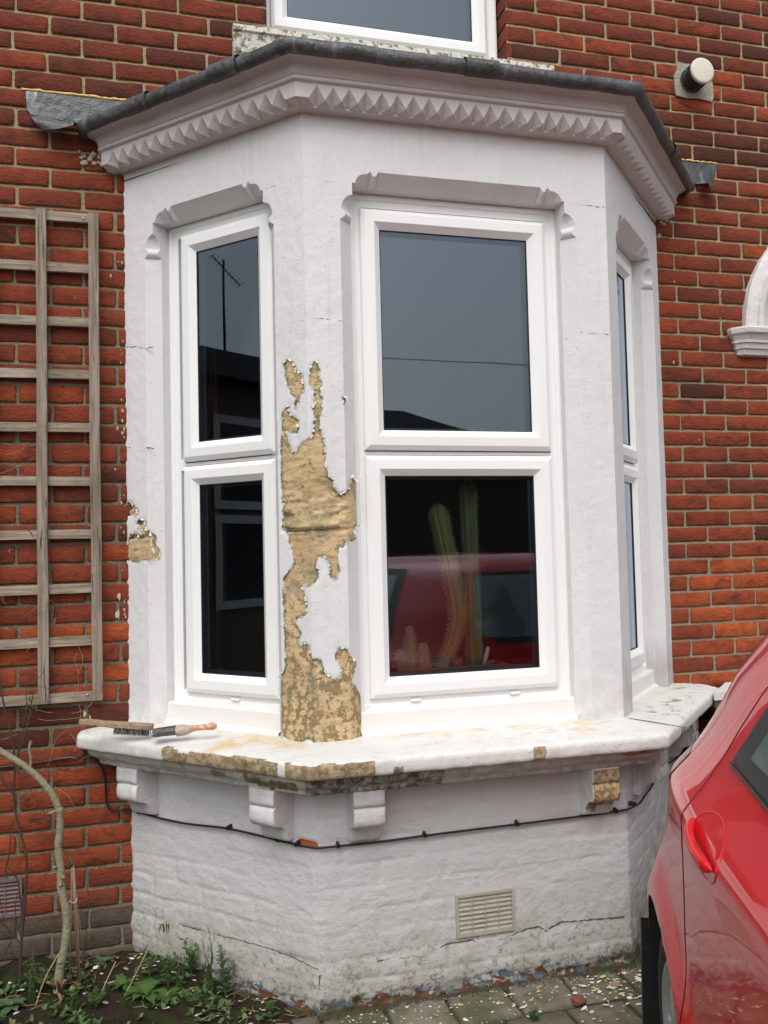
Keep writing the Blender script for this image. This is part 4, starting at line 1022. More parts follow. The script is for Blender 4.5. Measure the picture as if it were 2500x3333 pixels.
flakes('paint_flakes', 170, rx1, [M_FL1, M_FL2], 'white and cream paint flakes scattered on the paving by the car wheel')
flakes('paint_flakes', 160, lambda: (random.uniform(.66, 1.6), -.64 - abs(random.gauss(0, .09))), [M_FL1, M_FL2], 'fine paint crumbs on the paving along the plinth', smax=.004)
def rx2():
    while True:
        x = random.uniform(-.42, .62); y = -max(0, x) - random.uniform(.02, .34)
        if x > -.45 and y > -.68: return x, y
flakes('paint_flakes', 75, rx2, [M_FL1, M_FL2], 'pale paint flakes scattered over the soil bed', True, .011)
# larger fragments
def lump(name, label, cat, x, y, r, mat, flat=.35, seed=1):
    bm = bmesh.new(); bmesh.ops.create_icosphere(bm, subdivisions=3, radius=1)
    V = np.array([v.co[:] for v in bm.verts]); F = [tuple(v.index for v in f.verts) for f in bm.faces]; bm.free()
    V = V * (1 + fbm(V, 1.6, seed)[:, None] * .35) * np.array([r, r * .8, r * flat]) + np.array([x, y, .006 + r * flat * .6])
    m = MB(); m.add(V, F, True); return tag(m.build(name, mat, loc=(x, y, 0)), label, cat)
lump('brick_fragment', 'rough broken piece of red brick lying on the paving', 'rubble', 1.452, -.795, .026, simple('broken_brick', (.22, .085, .05), .95, var=.35, scale=50, bump=.01), .5, 3)
lump('stone_fragment', 'small tan stone chip on the paving beyond the brick fragment', 'rubble', 1.625, -.735, .017, simple('tan_stone_chip', (.33, .23, .13), .95, var=.3, scale=50, bump=.01), .4, 8)

# ================================================================== TRELLIS
tr = thing('trellis', 'weathered grey wooden trellis fixed to the brick wall left of the bay', 'trellis', (-.3, -.03, .98))
def batten(x0, x1, y0, y1, z0, z1, name, mat, n, seed):
    m = MB(); ax = 2 if (z1 - z0) > (x1 - x0) else 0
    t = np.linspace(0, 1, n); rows_ = []
    cs = [(0, 0), (1, 0), (1, 1), (0, 1)]
    for q in t:
        r = []
        for a, b in cs:
            if ax == 2: r.append((x0 + (x1 - x0) * a, y0 + (y1 - y0) * b, z0 + (z1 - z0) * q))
            else: r.append((x0 + (x1 - x0) * q, y0 + (y1 - y0) * b, z0 + (z1 - z0) * a))
        rows_.append(r)
    G = np.array(rows_); G[..., 0] += fbm(G, 2.2, seed) * .0030 + vn(G, 30, seed) * .0004; G[..., 1] += fbm(G, 2.0, seed + 1) * .002; G[..., 2] += fbm(G, 2.2, seed + 2) * .0036
    m.grid(G, smooth=False, close=True, flip=ax == 2)
    for k in (0, -1): m.add(G[k], [(0, 1, 2, 3)])
    return m.build(name, mat, tr)
for i, x in enumerate((-1.06, -.868, -.678, -.488, -.299, -.110)):
    batten(x - .0185, x + .0185, -.050, -.032, .982, 2.848, 'post', M_TREL, 40, i * 7)
for i, z in enumerate((2.832, 2.634, 2.424, 2.221, 2.017, 1.812, 1.611, 1.404, 1.207, .998)):
    batten(-1.10, -.098, -.031, -.014, z - .0175, z + .0175, 'batten', M_TRELH, 20, 100 + i * 7)
for x, z in ((-.147, 2.829), (-.147, 1.004), (-.29, 2.226), (-.30, 1.407), (-.108, 2.02)):
    sc = MB(); sc.lathe([(0, -.0355), (.0045, -.0350), (.0045, -.031)], lambda a, b, h: (x + a, h, z + b), 12); sc.build('screw', simple('zinc_screw', (.5, .5, .5), .35, metal=.8), tr)

# ================================================================== CABLE
cb = thing('cable', 'thin black cable clipped across the brick wall and white plinth', 'cable', (.6, -.6, .56))
pts = [(-1.6, -.012, .74), (-.8, -.012, .745), (-.455, -.012, .755), (-.328, -.012, .761), (-.257, -.013, .768), (-.165, -.016, .774), (-.135, -.02, .768), (-.105, -.022, .743), (-.088, -.018, .702), (-.084, -.014, .655), (-.086, -.014, .601), (-.076, -.016, .573), (-.058, -.018, .561), (-.035, -.018, .560), (-.016, -.02, .563)]
LC = [(.008, .564), (.066, .556), (.18, .549), (.302, .547), (.42, .555), (.506, .560), (.62, .556), (.724, .552), (.80, .5485), (.841, .5475)]
FC = [(.013, .547), (.072, .547), (.222, .545), (.373, .549), (.54, .5505), (.711, .552), (.9, .5535), (1.097, .557), (1.14, .559)]
RC = [(.01, .563), (.05, .568), (.13, .577), (.231, .580), (.4, .584), (.521, .588), (.70, .59), (.86, .59)]
pts += [tuple(fp('L', s, -.014, z)) for s, z in LC] + [tuple(fp('F', s, -.014, z)) for s, z in FC] + [tuple(fp('R', s, -(.034 if .04 < s < .25 or s > .6 else .018), z)) for s, z in RC] + [(2.5, -.014, .60), (3.0, -.012, .60)]
def smoothpts(p, it=2):
    for _ in range(it):
        q = [p[0]]
        for a, b in zip(p[:-1], p[1:]): q += [tuple(np.array(a) * .75 + np.array(b) * .25), tuple(np.array(a) * .25 + np.array(b) * .75)]
        p = q + [p[-1]]
    return p
c = MB(); c.tube(smoothpts(pts), .0040, 8); c.build('sheath', M_BLACK, cb)
for f, s, z in [('L', .066, .556), ('L', .506, .560), ('L', .724, .552), ('L', .80, .5485), ('F', .072, .547), ('F', .373, .549), ('F', .711, .552), ('F', 1.097, .557), ('R', .03, .566), ('R', .231, .580), ('R', .521, .588)]:
    k = MB(); k.box(s - .0060, s + .0060, -.023, .0, z - .004, z + .0065, M=lambda a, b, cc: tuple(fp(f, a, b, cc)), bev=.0015); k.lathe([(0, .0265), (.0038, .026), (.0038, .012)], lambda a, b, h: tuple(fp(f, s + a, -h, z + .008 + b)), 8); k.box(s - .004, s + .004, -.012, 0, z + .004, z + .0125, M=lambda a, b, cc: tuple(fp(f, a, b, cc)), bev=.001)
    k.build('cable_clip', M_BLACK, cb)

# ================================================================== FLUE
fu = thing('flue_terminal', 'round boiler flue with a pale end disc and black grille on a cement patch', 'flue', (2.587, 0, 3.712))
cx, cz = 2.587, 3.712
def ml(a, b, h): return (cx + a, -h, cz + b)
k = MB(); k.lathe([(0, .1075), (.050, .1075), (.058, .106), (.061, .102), (.061, .094), (.054, .092)], ml, 40); k.build('end_disc', simple('stained_white_disc', (.66, .62, .52), .45, var=.12, scale=40), fu)
k = MB(); k.lathe([(.046, 0), (.046, .093)], ml, 32); k.build('inner_pipe', simple('flue_inner', (.035, .035, .035), .6), fu)
k = MB()
for i in range(28):
    a = 2 * math.pi * i / 28; k.tube([ml(.056 * math.cos(a), .056 * math.sin(a), .004), ml(.056 * math.cos(a), .056 * math.sin(a), .093)], .0022, 5)
for h in (.004, .048, .090): k.lathe([(.0535, h - .003), (.0585, h - .003), (.0585, h + .003), (.0535, h + .003)], ml, 32)
k.build('grille', simple('flue_black_plastic', (.03, .03, .03), .4), fu)
k = MB(); poly = [(2.505, 3.635), (2.56, 3.628), (2.63, 3.633), (2.70, 3.626), (2.712, 3.65), (2.708, 3.72), (2.69, 3.735), (2.69, 3.79), (2.64, 3.80), (2.56, 3.795), (2.522, 3.80), (2.515, 3.76), (2.498, 3.73), (2.50, 3.68)]
k.prism([(a + .0, b + .0) for a, b in poly], lambda a, b, d: (a, -.0045 - d, b), 0, .006); k.build('cement_patch', simple('cement_render', (.34, .32, .26), .95, var=.15, scale=30, bump=.01), fu)

# ================================================================== BRUSHES ON THE SILL
def frame2(p0, p1, up=(0, 0, 1)):
    p0, p1 = Vector(p0), Vector(p1); t = (p1 - p0).normalized(); u = Vector(up); sd_ = t.cross(u).normalized(); u2 = sd_.cross(t)
    return lambda a, b, c: tuple(p0 + t * a + sd_ * b + u2 * c)
zs_ = .889
wbh = thing('wire_brush', 'wooden handled wire scrubbing brush lying bristles down on the left end of the sill', 'brush', (-.03, -.25, zs_))
M_WOODB = mat_wood('worn_brush_wood', (.24, .165, .10), (.42, .31, .20), (8, 50, 50), .6)
fb = frame2((-.158, -.215, .925), (.094, -.292, .907))
outl = [(0, .011), (.01, .0155), (.05, .0165), (.09, .014), (.115, .016), (.13, .0185), (.20, .0195), (.250, .019), (.262, .014)]
h = MB(); rows_ = []
for a, hw in outl:
    tz = .0175 if a < .11 else .0195
    lift = .006 * math.cos(min(a, .14) / .14 * math.pi / 2)
    rows_.append([fb(a, b * hw, lift + cc * tz - (1 if False else 0)) for b, cc in [(-1, .15), (-.85, 0), (.85, 0), (1, .15), (1, .85), (.85, 1), (-.85, 1), (-1, .85)]])
G = np.array(rows_); h.grid(G, smooth=False, close=True); h.add(G[0], [tuple(range(8))]); h.add(G[-1], [tuple(range(7, -1, -1))]); h.build('handle', M_WOODB, wbh)
b = MB()
for i in range(22):
    for j in range(6):
        a0, b0 = .128 + i * .0058 + random.uniform(-.001, .001), -.0145 + j * .0058
        for q in range(3):
            a1, b1 = a0 + random.gauss(0, .003), b0 + random.gauss(0, .0025); 
            b.tube([fb(a0 + random.uniform(-.001, .001), b0, .001), fb((a0 + a1) / 2, (b0 + b1) / 2, -.010), fb(a1, b1, -.0225 + random.uniform(0, .002) )], .00045, 3, cap=False)
b.build('bristles', simple('dark_wire_bristles', (.045, .043, .042), .5), wbh)
pb = thing('paint_brush', 'old paint brush with grey bristles and a paint stained pink handle on the sill', 'brush', (.19, -.36, zs_))
fq = frame2((.100, -.345, .901), (.310, -.400, .920)); 
h = MB(); prof = [(.118, .0125, .0135), (.128, .0115, .0125), (.14, .0095, .0105), (.158, .0085, .0095), (.18, .010, .0105), (.195, .0125, .0125), (.207, .0135, .0130), (.214, .010, .010), (.218, .004, .004)]
rows_ = [[fq(a, hw * math.cos(t), .006 + hh * math.sin(t)) for t in [2 * math.pi * k / 14 for k in range(14)]] for a, hw, hh in prof]
h.grid(np.array(rows_), close=True); n_ = NT('stained_handle'); h.build('handle', n_.pbr(n_.mix(n_.mr(n_.noise(60, 3), .5, .6), (.52, .26, .16), (.62, .52, .45)), .6), pb)
h = MB(); rows_ = [[fq(a, hw * math.cos(t), .004 + hh * math.sin(t)) for t in [2 * math.pi * k / 16 for k in range(16)]] for a, hw, hh in [(.078, .0235, .0185), (.080, .0245, .0200), (.105, .0225, .0190), (.118, .0175, .016), (.124, .012, .0125)]]
h.grid(np.array(rows_), close=True); h.build('ferrule', simple('paint_caked_ferrule', (.48, .37, .30), .65, var=.2, scale=70, bump=.006), pb)
b = MB()
for i in range(620):
    t = random.random() * 6.28; r = math.sqrt(random.random()); y0, z0 = .021 * r * math.cos(t), .006 + .0165 * r * math.sin(t); sp_ = random.uniform(1.1, 1.55)
    a1 = random.uniform(-.008, .020); c1 = z0 * 1.0 - .004 + random.uniform(-.001, .001)
    b.tube([fq(.080, y0, z0), fq(.045, y0 * 1.15, z0 * .95), fq(a1, y0 * sp_ + random.gauss(0, .0015), max(-.006, c1 + .002))], .00055, 3, cap=False, mi=0 if random.random() < .45 else 1)
b.build('bristles', [simple('black_bristle', (.03, .03, .03), .6), simple('grey_painted_bristle', (.30, .29, .27), .7)], pb)

# ================================================================== CACTI
tray_x0, tray_x1, tray_y0, tray_y1, tz0 = .965, 1.405, -.405, -.275, 1.022
M_TERRA = simple('terracotta_plastic', (.62, .16, .05), .55, var=.1)
tp = thing('planter_tray', 'long terracotta planter tray of gravel on the window board behind the front pane', 'planter', (1.18, -.34, tz0))
k = MB()
def ringrect(i, z): return [(tray_x0 + i, tray_y0 + i, z), (tray_x1 - i, tray_y0 + i, z), (tray_x1 - i, tray_y1 - i, z), (tray_x0 + i, tray_y1 - i, z)]
G = np.array([ringrect(.018, tz0), ringrect(.006, tz0 + .042), ringrect(.0, tz0 + .043), ringrect(.0, tz0 + .058), ringrect(.005, tz0 + .058), ringrect(.010, tz0 + .040)]); k.grid(G, smooth=False, close=True); k.build('tray', M_TERRA, tp)
gx, gy = np.meshgrid(np.linspace(tray_x0 + .008, tray_x1 - .008, 60), np.linspace(tray_y0 + .008, tray_y1 - .008, 18)); G = np.stack([gx, gy, 0 * gx + tz0 + .044], -1); G[..., 2] += vn(G, 90, 1) * .004
k = MB(); k.grid(G); k.build('gravel', simple('dark_cactus_gravel', (.10, .085, .07), .9, var=.6, scale=150, bump=.01), tp)
def mat_cact(name, lo, hi, zsplit=None, brown=(.26, .17, .08)):
    n = NT(name); c = n.mix(n.noise(20, 4), lo, hi)
    if zsplit: c = n.mix(n.mr(n.math('ADD', n.xyz()[2], n.math('MULTIPLY', n.noise(14, 3), .06)), zsplit + .06, zsplit), c, brown)
    return n.pbr(c, .6, n.bump(n.noise(70, 3), .004))
def cactus(name, label, path, rad_, ribs, mat, smat, amp=.16, spl=.004, dens=14, pr=None):
    o = thing(name, label, 'cactus', path[0]); p = smoothpts(path, 2)
    A0 = np.array(p); dl = np.concatenate([[0], np.cumsum(np.linalg.norm(np.diff(A0, axis=0), axis=1))]); tt_ = np.concatenate([np.linspace(0, .9, 46), 1 - .1 * np.cos(np.linspace(0, math.pi / 2, 16))[1:]]) if True else None
    tt_ = np.concatenate([np.linspace(0, .9, 46), .9 + .1 * np.sin(np.linspace(0, math.pi / 2, 14))[1:]])
    p = [tuple(np.interp(t_ * dl[-1], dl, A0[:, k_]) for k_ in range(3)) for t_ in tt_]; m = MB(); sp_ = MB(); L = len(p); nn_ = ribs * 6
    rows_ = []; up = None
    for i, q in enumerate(p):
        t = (Vector(p[min(i + 1, L - 1)]) - Vector(p[max(i - 3, 0)])).normalized()
        ux = (Vector((1, 0, 0)) - t * t.x).normalized(); uy = t.cross(ux)
        f_ = float(tt_[i]); r = rad_(f_); ring = []
        for k_ in range(nn_):
            a = 2 * math.pi * k_ / nn_; rr = r * (1 - amp * (1 - abs(math.cos(a * ribs / 2)) ** .8)); ring.append(tuple(Vector(q) + (ux * math.cos(a) + uy * math.sin(a)) * rr))
        rows_.append(ring)
    m.grid(np.array(rows_), close=True); m.build('stem', mat, o)
    L2 = int(sum((Vector(a) - Vector(b_)).length for a, b_ in zip(p[:-1], p[1:])) / .009)
    for i in range(L2):
        fi = i / L2 * (L - 1); i0 = int(fi); ft = fi - i0; A = np.array(rows_[i0]) * (1 - ft) + np.array(rows_[min(i0 + 1, L - 1)]) * ft
        cc_ = A.mean(0)
        for k_ in range(ribs):
            q = A[k_ * 6]; d = q - cc_; d /= np.linalg.norm(d) + 1e-9
            for s_ in range(dens // 4):
                e = q + d * spl * random.uniform(.5, 1.5) + np.array([random.gauss(0, spl * .6) for _ in range(3)])
                sp_.tube([tuple(q - d * .001), tuple(e)], .00045, 3, cap=False)
    sp_.build('spines', smat, o); return o
M_SPY = simple('straw_spines', (.72, .62, .36), .7); M_SPW = simple('pale_spines', (.70, .64, .48), .7)
M_C1 = mat_cact('green_cactus_skin', (.13, .19, .06), (.22, .29, .11)); M_C2 = mat_cact('corky_cactus_skin', (.24, .27, .11), (.38, .37, .17), 1.29, (.52, .31, .13)); M_C3 = mat_cact('small_cactus_skin', (.28, .26, .11), (.42, .34, .17))
cactus('tall_cactus', 'tallest cactus, straight and green with clear ribs, behind the front pane', [(1.296, -.335, 1.07), (1.292, -.335, 1.20), (1.291, -.333, 1.45), (1.288, -.33, 1.65), (1.288, -.33, 1.755), (1.288, -.33, 1.785)], lambda f: .034 * (1 if f < .93 else math.sqrt(max(.02, 1 - ((f - .93) / .07) ** 2))) * (.96 + .04 * math.sin(f * 9)), 8, M_C1, M_SPW, .26)
cactus('leaning_cactus', 'leaning woolly cactus with a brown corky base, left of the tallest one', [(1.165, -.345, 1.07), (1.175, -.345, 1.11), (1.215, -.34, 1.19), (1.235, -.338, 1.28), (1.218, -.335, 1.38), (1.195, -.332, 1.50), (1.172, -.33, 1.62), (1.162, -.33, 1.672), (1.160, -.33, 1.69)], lambda f: (.022 + .012 * min(1, f * 3)) * (1 if f < .92 else math.sqrt(max(.02, 1 - ((f - .92) / .08) ** 2))), 10, M_C2, M_SPY, .18, .006, 20)
for lb, x, y, hh, rr in (('small round spiny cactus at the left end of the tray', .992, -.345, .085, .024), ('upright spiny cactus between two shorter ones in the tray', 1.034, -.335, .165, .022), ('squat spiny cactus just left of the leaning one', 1.082, -.345, .10, .025)):
    cactus('small_cactus', lb, [(x, y, 1.066), (x, y, 1.066 + hh * .4), (x + .002, y, 1.066 + hh * .8), (x + .002, y, 1.066 + hh)], lambda f: rr * (.75 + .25 * math.sin(min(f, .8) / .8 * math.pi)) * (1 if f < .7 else math.sqrt(max(.03, 1 - ((f - .7) / .3) ** 2))), 14, M_C3, M_SPY, .08, .004, 24)
def cup(m, x, y, z, r0, r1, h, n=20): m.lathe([(r0 * .9, .001), (r0, 0), (r1, h), (r1 * .88, h), (r0 * .8, .004)], lambda a, b, c: (x + a, y + b, z + c), n)
k = MB(); cup(k, 1.205, -.375, 1.066, .018, .026, .040); tag(k.build('small_pot', simple('bright_orange_pot', (.62, .09, .02), .4), loc=(1.205, -.375, 1.066)), 'little bright orange plastic pot in the tray', 'pot')
k = MB(); k.tube([(1.312, -.375, 1.070), (1.332, -.378, 1.138)], .0085, 14); k.tube([(1.3325, -.378, 1.139), (1.3335, -.3785, 1.143)], .0065, 12); tag(k.build('plant_marker', simple('white_marker_plastic', (.80, .80, .80), .4)), 'white marker stick standing in the gravel by the tallest cactus', 'marker')
# curtain seen through the left casement
k = MB(); us_ = np.linspace(0, 1, 70); rows_ = []
for z in np.linspace(.75, 2.85, 8): rows_.append([(.255 + .11 * u + .004 * math.sin(z * 3 + u * 9), .16 + .018 * math.sin(u * 34 + .4 * math.sin(z * 2)), z) for u in us_])
k.grid(np.array(rows_)); tag(k.build('curtain', simple('rust_curtain_cloth', (.55, .22, .10), .9)), 'rust brown curtain hanging just inside the left casement', 'curtain')

# ================================================================== THE RED CAR
CO = np.array([2.299, -1.2534]); CFd = np.array([-.3638, -.9315]); CRt = np.array([-.9315, .3638])
def cw(x, y, z):
    """car coords: x forward from the rear bumper, y towards the car's own right, z up"""
    p = CO + CFd * x + CRt * y; return (float(p[0]), float(p[1]), float(z))
ZK = [.17, .20, .26, .35, .45, .55, .65, .75, .85, .925, .945, .968, .995, 1.02, 1.05, 1.08, 1.12, 1.20, 1.28, 1.36, 1.42, 1.455, 1.475, 1.485]
def ip(z, t): return float(np.interp(z, [a for a, b in t], [b for a, b in t]))
def hw(z): return ip(z, [(.17, .76), (.22, .800), (.35, .818), (.55, .822), (.70, .826), (.80, .828), (.88, .830), (.930, .828), (.945, .823), (.965, .806), (1.00, .774), (1.03, .750), (1.055, .733), (1.09, .715), (1.2, .655), (1.36, .553), (1.42, .510), (1.455, .46), (1.475, .40), (1.485, .31)])
def xr(z): return ip(z, [(.17, .10), (.26, .03), (.4, 0.0), (.6, 0.0), (.68, .02), (.74, .09), (.82, .15), (.95, .225), (1.04, .27), (1.10, .33), (1.36, .49), (1.42, .55), (1.455, .62), (1.475, .70), (1.485, .85)])
def xf(z): return ip(z, [(.17, 3.72), (.3, 3.80), (.55, 3.82), (.66, 3.76), (.76, 3.62), (.84, 3.42), (.90, 3.15), (.95, 2.95), (1.02, 2.78), (1.2, 2.45), (1.36, 2.15), (1.42, 2.02), (1.455, 1.9), (1.475, 1.78), (1.485, 1.6)])
def nexp(z): return ip(z, [(.17, 7), (.6, 6.0), (.9, 4.6), (1.0, 4.4), (1.2, 5), (1.485, 4)])
def flare(x, z):
    f = 0
    for hx in (.60, 3.10): f += .024 * math.exp(-((math.hypot(x - hx, z - .30) - .345) / .055) ** 2) * (1 if z > .17 else 0)
    return f
def ysurf(x, z):
    a = (xf(z) - xr(z)) / 2; c = (xf(z) + xr(z)) / 2; q = min(.99999, abs((x - c) / a)); n = nexp(z); return hw(z) * (1 - q ** n) ** (1 / n) + flare(x, z)
car = thing('red_hatchback_car', 'glossy red hatchback parked tail first close to the bay, its side nearest the camera', 'car', (CO[0], CO[1], 0))
def mat_car(name='red_car_paint'):
    n = NT(name); c = n.mix(n.noise(1.2, 2), (.58, .010, .016), (.62, .012, .018))
    du = n.math('MULTIPLY', n.mr(n.xyz()[2], .55, .20), n.mr(n.noise(5, 5, .6), .3, .7)); c = n.mix(n.math('MULTIPLY', du, .35), c, (.22, .14, .10))
    d = n.mr(n.noise(700, 2, .5), .74, .8); c = n.mix(n.math('MULTIPLY', d, .12), c, (.5, .4, .35))
    return n.pbr(c, .42, None, spec=.15, coat=.8)
M_CAR = mat_car(); M_DGL = None
n_ = NT('car_window_glass'); M_DGL = n_.pbr((.16, .20, .19), .06, None, spec=.9, coat=.6)
M_TRIM = simple('black_window_trim', (.016, .018, .018), .45, var=.2)
M_SEAM = simple('door_seam_shadow', (.05, .002, .003), .7)
M_TYRE = simple('tyre_rubber', (.022, .022, .023), .8, var=.25, scale=60)
body = MB(); NTh = 420; rings = []
zz = []
for a, b in zip(ZK[:-1], ZK[1:]):
    m = max(1, int((b - a) / .022)); zz += [a + (b - a) * i / m for i in range(m)]
zz.append(ZK[-1])
for z in zz:
    a = (xf(z) - xr(z)) / 2; c = (xf(z) + xr(z)) / 2; n = nexp(z); r = []
    for k in range(NTh):
        t = 2 * math.pi * k / NTh; ct, st_ = math.cos(t), math.sin(t)
        xq = c + a * math.copysign(abs(ct) ** (2 / n), ct); yq = hw(z) * math.copysign(abs(st_) ** (2 / n), st_)
        if abs(yq) > .6: yq += math.copysign(flare(xq, z), yq)
        r.append(cw(xq, yq, z))
    rings.append(r)
G = np.array(rings)
body.grid(G, smooth=True, close=True)
top = G[-1]; cen = top.mean(0)
b0 = body.n; body.add(np.vstack([top, [cen + np.array([0, 0, .012])]]), [(k, (k + 1) % NTh, NTh) for k in range(NTh)], True)
bot = G[0]; body.add(np.vstack([bot, [bot.mean(0)]]), [((k + 1) % NTh, k, NTh) for k in range(NTh)], False)
bo = body.build('body', M_CAR, car)
bm = bmesh.new(); bm.from_mesh(bo.data); bmesh.ops.remove_doubles(bm, verts=bm.verts, dist=1e-5); bmesh.ops.recalc_face_normals(bm, faces=bm.faces); bm.to_mesh(bo.data); bm.free()
M_ARCH = simple('wheel_arch_black', (.008, .008, .008), .9)
bo.data.materials.append(M_ARCH)
HUBS = [(.60, 1), (3.10, 1), (.60, -1), (3.10, -1)]
def cyl_obj(x, y0, y1, z, r, n=64):
    m = MB(); m.tube([cw(x, y0, z), cw(x, y1, z)], r, n, smooth=True); o = m.build('cutter', M_ARCH); return o
def cut(o, c):
    md = o.modifiers.new('b', 'BOOLEAN'); md.operation = 'DIFFERENCE'; md.object = c; md.solver = 'EXACT'
    try: md.material_mode = 'TRANSFER'
    except Exception: pass
cutters = []
for hx, sd in HUBS:
    c = cyl_obj(hx, sd * .50, sd * 1.1, .292, .332); cutters.append(c); cut(bo, c)
# door handle recess
def ell(x, z, rx, rz, ry, y, tiltdeg=0):
    bm = bmesh.new(); bmesh.ops.create_icosphere(bm, subdivisions=4, radius=1)
    ct, st_ = math.cos(rad(tiltdeg)), math.sin(rad(tiltdeg)); V = []
    for v in bm.verts:
        a, b, c = v.co.x * rx, v.co.y * ry, v.co.z * rz; V.append(cw(x + a * ct + c * st_, y + b, z - a * st_ + c * ct))
    F = [tuple(v.index for v in f.verts) for f in bm.faces]; bm.free(); m = MB(); m.add(V, F, True); return m.build('cutter', M_CAR)
HX, HZ = 1.09, .935
c = ell(HX + .005, HZ + .008, .098, .042, .046, ysurf(HX, HZ) + .006, 5); cutters.append(c); cut(bo, c)
dg = bpy.context.evaluated_depsgraph_get(); me = bpy.data.meshes.new_from_object(bo.evaluated_get(dg)); bo.modifiers.clear(); old = bo.data; bo.data = me
for c in cutters: bpy.data.objects.remove(c, do_unlink=True)
# handle bar
def on(x, z, off=0.0, side=1): return cw(x, side * (ysurf(x, z) + off), z)
h = MB(); L_ = []
for i in range(19):
    t = i / 18; x = HX - .105 + .200 * t; z = HZ + .016 - .030 * t - .006 * math.sin(t * math.pi)
    L_.append((x, z + .006, .002 + .015 * math.sin(t * math.pi) ** .55, t))
rows_ = []
for x, z, off, t in L_:
    hh = .0125 * (1 - abs(2 * t - 1) ** 5) ** .5 + .001; th = .0095 * (1 - abs(2 * t - 1) ** 6) ** .5 + .0008; y = ysurf(HX, HZ) - (x - HX) * .0 
    y = ysurf(x, z) + off
    rows_.append([cw(x, y + th * math.copysign(abs(math.sin(a)) ** .7, math.sin(a)), z + hh * math.copysign(abs(math.cos(a)) ** .7, math.cos(a))) for a in [2 * math.pi * k / 20 for k in range(20)]])
G = np.array(rows_); h.grid(G, close=True); h.add(G[0], [tuple(range(20))]); h.add(G[-1], [tuple(range(19, -1, -1))]); h.build('door_handle', M_CAR, car)
def seam(pts, r=.0022, name='door_seam', off=-.0002, mat=None, side=1):
    m = MB(); q = []; r = r * .8
    for (a, b) in zip(pts[:-1], pts[1:]):
        k = max(2, int(math.hypot(b[0] - a[0], b[1] - a[1]) / .015))
        for i in range(k): t = i / k; q.append((a[0] + (b[0] - a[0]) * t, a[1] + (b[1] - a[1]) * t))
    q.append(pts[-1]); q = smoothpts(q, 1)
    m.tube([on(x, z, off, side) for x, z in q], r, 6); return m.build(name, mat or M_SEAM, car)
for sd in (1, -1):
    # rear door shut line, sweeping from the window down past the arch
    seam([(1.00, 1.32), (.94, 1.22), (.905, 1.12), (.885, 1.03), (.895, .96), (.905, .89), (.905, .69), (.905, .49), (.935, .38), (.95, .24)], side=sd)
    seam([(1.80, 1.02), (1.80, .8), (1.79, .5), (1.78, .24)], side=sd); seam([(2.74, .98), (2.80, .80), (2.80, .55), (2.76, .24)], side=sd)
    seam([(.96, .235), (1.4, .225), (1.9, .225), (2.76, .235)], side=sd)
# raised oval rim round the handle recess
m = MB(); rp = []
for k in range(41):
    a = 2 * math.pi * k / 40; x = HX + .005 + .110 * math.cos(a); z = HZ + .006 + .048 * math.sin(a) - (x - HX) * .087; rp.append(on(x, z, .0004))
m.tube(rp, .0018, 6, cap=False); m.build('handle_surround', M_CAR, car)
def panel(poly, off, mat, name, side=1, label=None, n=22):
    """surface patch following the body: poly = (bottom edge pts, top edge pts) as functions of t"""
    bot_, top_ = poly; m = MB(); rows_ = []
    for j in range(n + 1):
        v = j / n; r = []
        for i in range(31):
            u = i / 30; xb = np.interp(u, [a for a, _, _ in bot_], [b for _, b, _ in bot_]); zb = np.interp(u, [a for a, _, _ in bot_], [c_ for _, _, c_ in bot_])
            xt = np.interp(u, [a for a, _, _ in top_], [b for _, b, _ in top_]); zt_ = np.interp(u, [a for a, _, _ in top_], [c_ for _, _, c_ in top_])
            x, z = xb + (xt - xb) * v, zb + (zt_ - zb) * v; r.append(on(x, z, off, side))
        rows_.append(r)
    m.grid(np.array(rows_), flip=side > 0); o = m.build(name, mat, car)
    if label: o['label'] = label
    return o
for sd in (1, -1):
    panel(([(0, .955, 1.068), (.5, 1.7, 1.025), (1, 2.66, 1.01)], [(0, 1.08, 1.415), (.5, 1.6, 1.425), (1, 2.16, 1.40)]), .002, M_TRIM, 'window_trim', sd)
    panel(([(0, 1.05, 1.095), (1, 1.76, 1.070)], [(0, 1.14, 1.380), (1, 1.74, 1.388)]), .004, M_DGL, 'side_window', sd)
    panel(([(0, 1.83, 1.072), (1, 2.58, 1.055)], [(0, 1.81, 1.388), (1, 2.12, 1.375)]), .004, M_DGL, 'side_window', sd)
for sd in (1, -1):
    m = MB(); m.tube([on(x, z, .0045, sd) for x, z in [(.958, 1.064), (1.3, 1.047), (1.7, 1.022), (2.2, 1.013), (2.66, 1.006)]], .0035, 6); m.build('window_seal', M_TRIM, car)
    m = MB(); m.tube([on(x, z, .0035, sd) for x, z in [(1.62, 1.04), (1.9, 1.03)]] , .001, 5); m.build('window_channel', M_TRIM, car)
# rear screen and lamps
def rearpatch(pts_z, off, mat, name, hwf, n=10):
    m = MB(); rows_ = []
    for j in range(n + 1):
        z = pts_z[0] + (pts_z[1] - pts_z[0]) * j / n; r = []; w_ = hwf(z)
        for i in range(21):
            y = -w_ + 2 * w_ * i / 20; a = (xf(z) - xr(z)) / 2; c = (xf(z) + xr(z)) / 2; q = min(.999, abs(y) / hw(z)); nn_ = nexp(z); r.append(cw(c - a * (1 - q ** nn_) ** (1 / nn_) - off, y, z + off * .3))
        rows_.append(r)
    m.grid(np.array(rows_), flip=True); return m.build(name, mat, car)
rearpatch((1.06, 1.395), .003, M_TRIM, 'rear_window_trim', lambda z: hw(z) * .90); rearpatch((1.09, 1.375), .006, M_DGL, 'rear_window', lambda z: hw(z) * .84)
rearpatch((.34, .62), .004, M_TRIM, 'number_plate_recess', lambda z: .27)
n_ = NT('tail_lamp_lens'); M_LAMP = n_.pbr((.10, .003, .005), .22, None, spec=.35, coat=.25)
